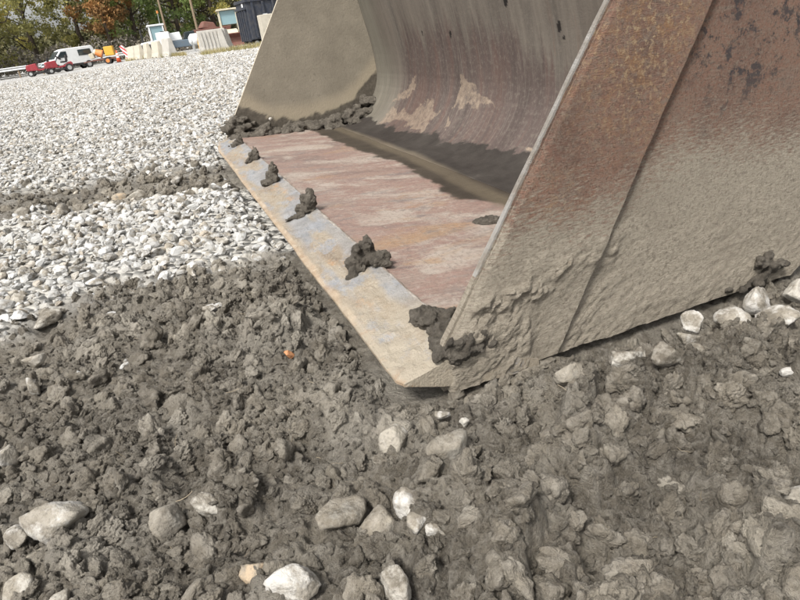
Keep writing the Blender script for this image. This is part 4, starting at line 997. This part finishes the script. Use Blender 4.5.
for s_ in (-1, 1):
    MB().prism([(.1, 1.0), (.2, 1.2), (1.6, 1.05), (2.2, .45), (2.05, .35), (1.5, .85)], s_ * .62 - .06, s_ * .62 + .06, .01).build('loader_arm', M_CREAM, t)
    wheel(t, (-.6, s_ * .75, .62), .62, .4, rim=M_CREAM); wheel(t, (1.05, s_ * .7, .42), .42, .3, rim=M_CREAM)
MB().prism([(2.05, .06), (2.75, .0), (2.75, .04), (2.2, .25), (2.15, .6), (2.45, .85), (2.40, .9), (2.05, .65)], -.95, .95, .01).build('front_bucket', M_RUSTP, t)
for s_ in (-1, 1): MB().prism([(2.05, .06), (2.75, .0), (2.42, .88), (2.05, .65)], s_ * .95 - .015, s_ * .95 + .015).build('bucket_side', M_RUSTP, t)

# black roll-off dumpster
t = tag(empty('dumpster', at(-6.9, 42.5), R(26)), 'black roll-off dumpster with ribbed end standing beyond the bucket', 'dumpster')
MB().box((0, 0, 1.38), (4.6, 2.2, 2.15), .04).build('body', M_NAVY, t)
for sx in (-2.3, 2.3): MB().box((sx, 0, 2.44), (.16, 2.34, .16), .02).build('top_rail', M_NAVY, t)
for sy in (-1.1, 1.1): MB().box((0, sy, 2.44), (4.44, .16, .156), .02).build('top_rail', M_NAVY, t)
for i in range(5): MB().box((-2.36, -.88 + i * .44, 1.1), (.14, .12, 1.7), .015).build('rib', M_NAVY, t)
for i in range(7):
    for sy in (-1, 1): MB().box((-1.95 + i * .65, sy * 1.16, 1.35), (.12, .14, 1.95), .015).build('rib', M_NAVY, t)
MB().box((-2.37, 0, 2.05), (.12, 2.1, .14), .015).build('cross_rail', M_NAVY, t)
MB().box((-2.335, -.45, 2.22), (.012, .3, .22), .003).build('sticker', M_WHITEP, t)
for sy in (-.5, .5): MB().box((0, sy, .2), (4.8, .15, .22), .02).build('skid', M_BLACK, t)
for s_ in (-1, 1): MB().cyl((-2.0, s_ * .75, .12), (-2.0, s_ * .95, .12), .12, n=14).build('roller', M_STEEL, t)
t = tag(empty('concrete_block', at(-8.0, 37), R(20)), 'tall pale concrete block standing before the black dumpster', 'block')
MB().box((0, 0, .75), (.8, .8, 1.5), .03).build('body', M_CONC2, t); MB().cyl((-.12, 0, 1.5), (.12, 0, 1.5), .05).build('lifting_eye', M_STEEL, t)

# wooden poles
for az, D, h_, lab in ((-13.75, 64, 9.5, 'wooden utility pole behind the blue pickup'), (-16.2, 74, 9.0, 'grey wooden utility pole behind the white loader')):
    t = tag(empty('utility_pole', at(az, D)), lab, 'pole')
    MB().cyl((0, 0, 0), (0, 0, h_), .12, .085, 12).build('shaft', M_WOOD, t); MB().box((0, .12, h_ - .7), (1.8, .1, .12), .01).build('crossarm', M_WOOD, t)
    for sx in (-.8, -.3, .3, .8): MB().cyl((sx, .12, h_ - .64), (sx, .12, h_ - .5), .04).build('insulator', M_STEEL, t)

# ------------------------------------------------------------------ trees
def leaf_mat(name, stops, bright=1.0):
    k = Mat(name); c = k.ramp(k.attr('tone'), [(p, tuple(x * bright for x in q)) for p, q in stops])
    m_ = k.out(c, .7, spec=.25); tr = k.nt.nodes.new('ShaderNodeBsdfTranslucent'); k.nt.links.new(c, tr.inputs[0])
    mx = k.nt.nodes.new('ShaderNodeMixShader'); mx.inputs[0].default_value = .3
    k.nt.links.new(k.b.outputs[0], mx.inputs[1]); k.nt.links.new(tr.outputs[0], mx.inputs[2]); k.nt.links.new(mx.outputs[0], k.o.inputs[0]); return m_
GRN = [(0, (0.106, 0.147, 0.053)), (.5, (0.200, 0.267, 0.083)), (.85, (0.330, 0.381, 0.117)), (1, (0.565, 0.509, 0.166))]
OLV = [(0, (0.141, 0.142, 0.057)), (.5, (0.294, 0.281, 0.099)), (.85, (0.471, 0.408, 0.117)), (1, (0.776, 0.560, 0.141))]
ORG = [(0, (0.133, 0.085, 0.038)), (.45, (0.282, 0.160, 0.066)), (.8, (0.434, 0.226, 0.085)), (1, (0.339, 0.264, 0.094))]
M_LEAF = {'green': leaf_mat('green_leaves', GRN), 'olive': leaf_mat('olive_leaves', OLV), 'orange': leaf_mat('autumn_leaves', ORG)}
k = Mat('bark'); M_BARK = k.out(k.ramp(k.noise(5, 5, .7, k.map(k.obj(), (1, 1, .2))), [(.35, (.035, .027, .02)), (.65, (.085, .066, .05))]), .95)
def leaves_mesh(name, P, size, tone, r):
    n = len(P); a = r.normal(size=(n, 3)); a /= np.linalg.norm(a, axis=1)[:, None]; b = np.cross(a, r.normal(size=(n, 3))); b /= np.linalg.norm(b, axis=1)[:, None]
    s_ = (size * r.uniform(.6, 1.3, n))[:, None]; a = a * s_; b = b * s_ * .55
    V = np.stack([P - a, P - b * .9 + a * .1, P + a, P + b], 1).reshape(-1, 3)
    me = bpy.data.meshes.new(name); me.vertices.add(4 * n); me.vertices.foreach_set('co', V.astype(np.float32).reshape(-1))
    me.loops.add(4 * n); me.loops.foreach_set('vertex_index', np.arange(4 * n, dtype=np.int32)); me.polygons.add(n)
    me.polygons.foreach_set('loop_start', np.arange(0, 4 * n, 4, dtype=np.int32)); me.polygons.foreach_set('loop_total', np.full(n, 4, np.int32)); me.update(calc_edges=True)
    at_ = me.attributes.new('tone', 'FLOAT', 'POINT'); at_.data.foreach_set('value', np.repeat(tone, 4).astype(np.float32)); return me
def tube(bm, pts, rad, n=7):
    prev = None
    for i, (p, q) in enumerate(zip(pts, rad)):
        d = (pts[min(i + 1, len(pts) - 1)] - pts[max(i - 1, 0)]).normalized(); s_ = d.orthogonal().normalized(); t_ = d.cross(s_)
        ring = [bm.verts.new(p + (s_ * math.cos(a) + t_ * math.sin(a)) * q) for a in np.linspace(0, 2 * math.pi, n, endpoint=False)]
        if prev:
            for j in range(n): bm.faces.new((prev[j], prev[(j + 1) % n], ring[(j + 1) % n], ring[j]))
        prev = ring
def tree(az, D, h_, rad, kind, seed, label, low=.04, nclump=105, per=85, lean=0):
    r = np.random.default_rng(seed); t = tag(empty('tree', at(az, D)), label, 'tree', 'trees along the edge of the yard')
    bm = bmesh.new(); tr_ = .022 * h_; tips = []
    tp = [Vector((lean * (i / 6) ** 1.5 + r.normal(0, .08), r.normal(0, .08), h_ * .75 * i / 6)) for i in range(7)]
    tube(bm, tp, [tr_ * (1.35 if i == 0 else 1 - .11 * i) for i in range(7)], 9)
    limbs = []
    for j in range(11):
        f = r.uniform(.18, .95); i = int(f * 6); b_ = tp[i].lerp(tp[min(i + 1, 6)], f * 6 - i); an_ = r.uniform(0, 6.28); ln = rad * r.uniform(.5, .95) * (1.15 - .5 * f)
        pts_ = [b_ + Vector((math.cos(an_) * ln * q, math.sin(an_) * ln * q, ln * (.55 * q ** 1.3 + .1 * r.normal()))) for q in (0, .3, .65, 1)]
        tube(bm, pts_, [tr_ * .42, tr_ * .3, tr_ * .18, tr_ * .06], 6); limbs.append(pts_)
    me = bpy.data.meshes.new('trunk'); bm.to_mesh(me); bm.free(); link('trunk', me, M_BARK, t, True)
    P = []; T = []
    for j in range(nclump):
        while True:
            c_ = r.uniform(-1, 1, 3)
            if .25 < np.linalg.norm(c_) < 1: break
        ctr = np.array([c_[0] * rad + lean * .6, c_[1] * rad, h_ * (low + (1 - low) * (.5 + .5 * c_[2]))])
        if r.random() < .35: q = limbs[r.integers(len(limbs))][3]; ctr = np.array(q) + r.normal(0, .4, 3)
        s_ = rad * r.uniform(.12, .24); n = int(per * r.uniform(.6, 1.4)); q = r.normal(size=(n, 3)); q = q / np.linalg.norm(q, axis=1)[:, None] * (r.random(n) ** .5)[:, None]
        P.append(ctr + q * np.array([s_, s_, s_ * .7])); T.append(np.clip(r.normal(.42, .2) + r.normal(0, .12, n), 0, 1))
    link('crown', leaves_mesh('crown', np.concatenate(P), .15, np.concatenate(T), r), M_LEAF[kind], t)
tree(-33.5, 70, 12, 4.6, 'orange', 1, 'rust-brown autumn tree beyond the guard rail')
tree(-29.3, 74, 13, 4.6, 'olive', 2, 'yellowing olive tree leaning over the guard rail', low=.05, lean=1.0)
tree(-26.0, 78, 12.5, 4.4, 'olive', 3, 'open-crowned yellow-green tree with dark limbs behind the red mowers', low=.10, nclump=80)
tree(-22.6, 80, 13, 4.2, 'olive', 4, 'olive and brown tree standing behind the white van', low=.06)
tree(-20.6, 77, 12.5, 3.4, 'orange', 5, 'rust-orange autumn tree between green trees above the mixer', low=.1)
tree(-18.6, 79, 14, 4.4, 'green', 6, 'dense dark green tree behind the barrier chain', nclump=125)
tree(-15.2, 82, 13, 4.2, 'green', 7, 'green tree behind the white loader', nclump=115)
tree(-12.2, 84, 14, 4.6, 'olive', 8, 'brown-green tree behind the utility pole', nclump=115)
tree(-8.8, 86, 13, 4.4, 'olive', 9, 'yellow-green tree above the black dumpster', nclump=115)
tree(-4.5, 88, 14, 4.8, 'green', 10, 'green tree beyond the bucket back', nclump=80)
# undergrowth and the wood behind, one mass
r = np.random.default_rng(55)
n = 60000; az = r.uniform(-44, 6, n); D = r.uniform(86, 104, n); hmax = 6.2 + 2.2 * vn(az * .35, az * 0, 3) + 1.4 * vn(az * 1.1, az * 0, 4) + 2.5 * sst(-24, -14, az)
z_ = hmax * r.random(n) ** .8
P = np.stack([D * np.sin(np.radians(az)), D * np.cos(np.radians(az)), z_ + .1], -1)
T = np.clip(.32 + .3 * vn(az * 2.2, z_ * 1.1, 5) + r.normal(0, .12, n), 0, 1)
k = Mat('woodland'); c = k.ramp(k.attr('tone'), [(0, (0.078, 0.078, 0.042)), (.45, (0.150, 0.144, 0.074)), (.75, (0.228, 0.193, 0.097)), (1, (0.298, 0.203, 0.088))]); M_WOODL = k.out(c, .85, spec=.15)
tag(link('woodland', leaves_mesh('woodland', P, .27, T, r), M_WOODL), 'dense brown-green woodland closing the view behind the yard', 'woodland', kind='stuff')
n = 16000; az = r.uniform(-40, 0, n); D = 71 + 5 * r.random(n) + .25 * (az + 30); hm_ = 1.9 + .8 * vn(az * 1.2, az * 0, 8)
P = np.stack([D * np.sin(np.radians(az)), D * np.cos(np.radians(az)), .15 + hm_ * r.random(n) ** 1.2], -1)
T = np.clip(.35 + .3 * vn(az * 4, P[:, 2] * 2, 6) + r.normal(0, .15, n), 0, 1)
k = Mat('brush'); c = k.ramp(k.attr('tone'), [(0, (0.113, 0.102, 0.087)), (.5, (0.227, 0.202, 0.169)), (.8, (0.284, 0.246, 0.161)), (1, (0.265, 0.284, 0.113))]); M_BRUSH = k.out(c, .85, spec=.15)
tag(link('undergrowth', leaves_mesh('undergrowth', P, .13, T, r), M_BRUSH), 'grey-brown bare undergrowth along the foot of the trees', 'undergrowth', kind='stuff')
# dry weeds at the foot of the barriers
n = 5200; V = []
az = np.r_[r.uniform(-19.9, -15.2, int(n * .7)), r.uniform(-13.9, -8.2, n - int(n * .7))]
D = np.where(az < -15, 41.5 + (58 - 41.5) * (-15.9 - az) / 3.7 - r.random(n) * 2.2, 30.5 + r.random(n) * 6)
x = D * np.sin(np.radians(az)); y = D * np.cos(np.radians(az)); z = ground_h(x, y); h_ = r.uniform(.06, .30, n); l1 = r.normal(0, .1, (n, 2)); w_ = r.uniform(.008, .02, n)
V = np.stack([np.stack([x - w_, y, z - .02], -1), np.stack([x + w_, y, z - .02], -1), np.stack([x + l1[:, 0], y + l1[:, 1], z + h_], -1)], 1).reshape(-1, 3)
me = mesh('weeds', V, np.arange(3 * n).reshape(-1, 3).tolist())
k = Mat('weeds'); M_WEED = k.out(k.ramp(k.noise(.9, 3), [(.35, (.16, .15, .06)), (.6, (.33, .27, .14))]), .9)
tag(link('weeds', me, M_WEED), 'dry tan-green weeds along the foot of the concrete barriers', 'weeds', kind='stuff')
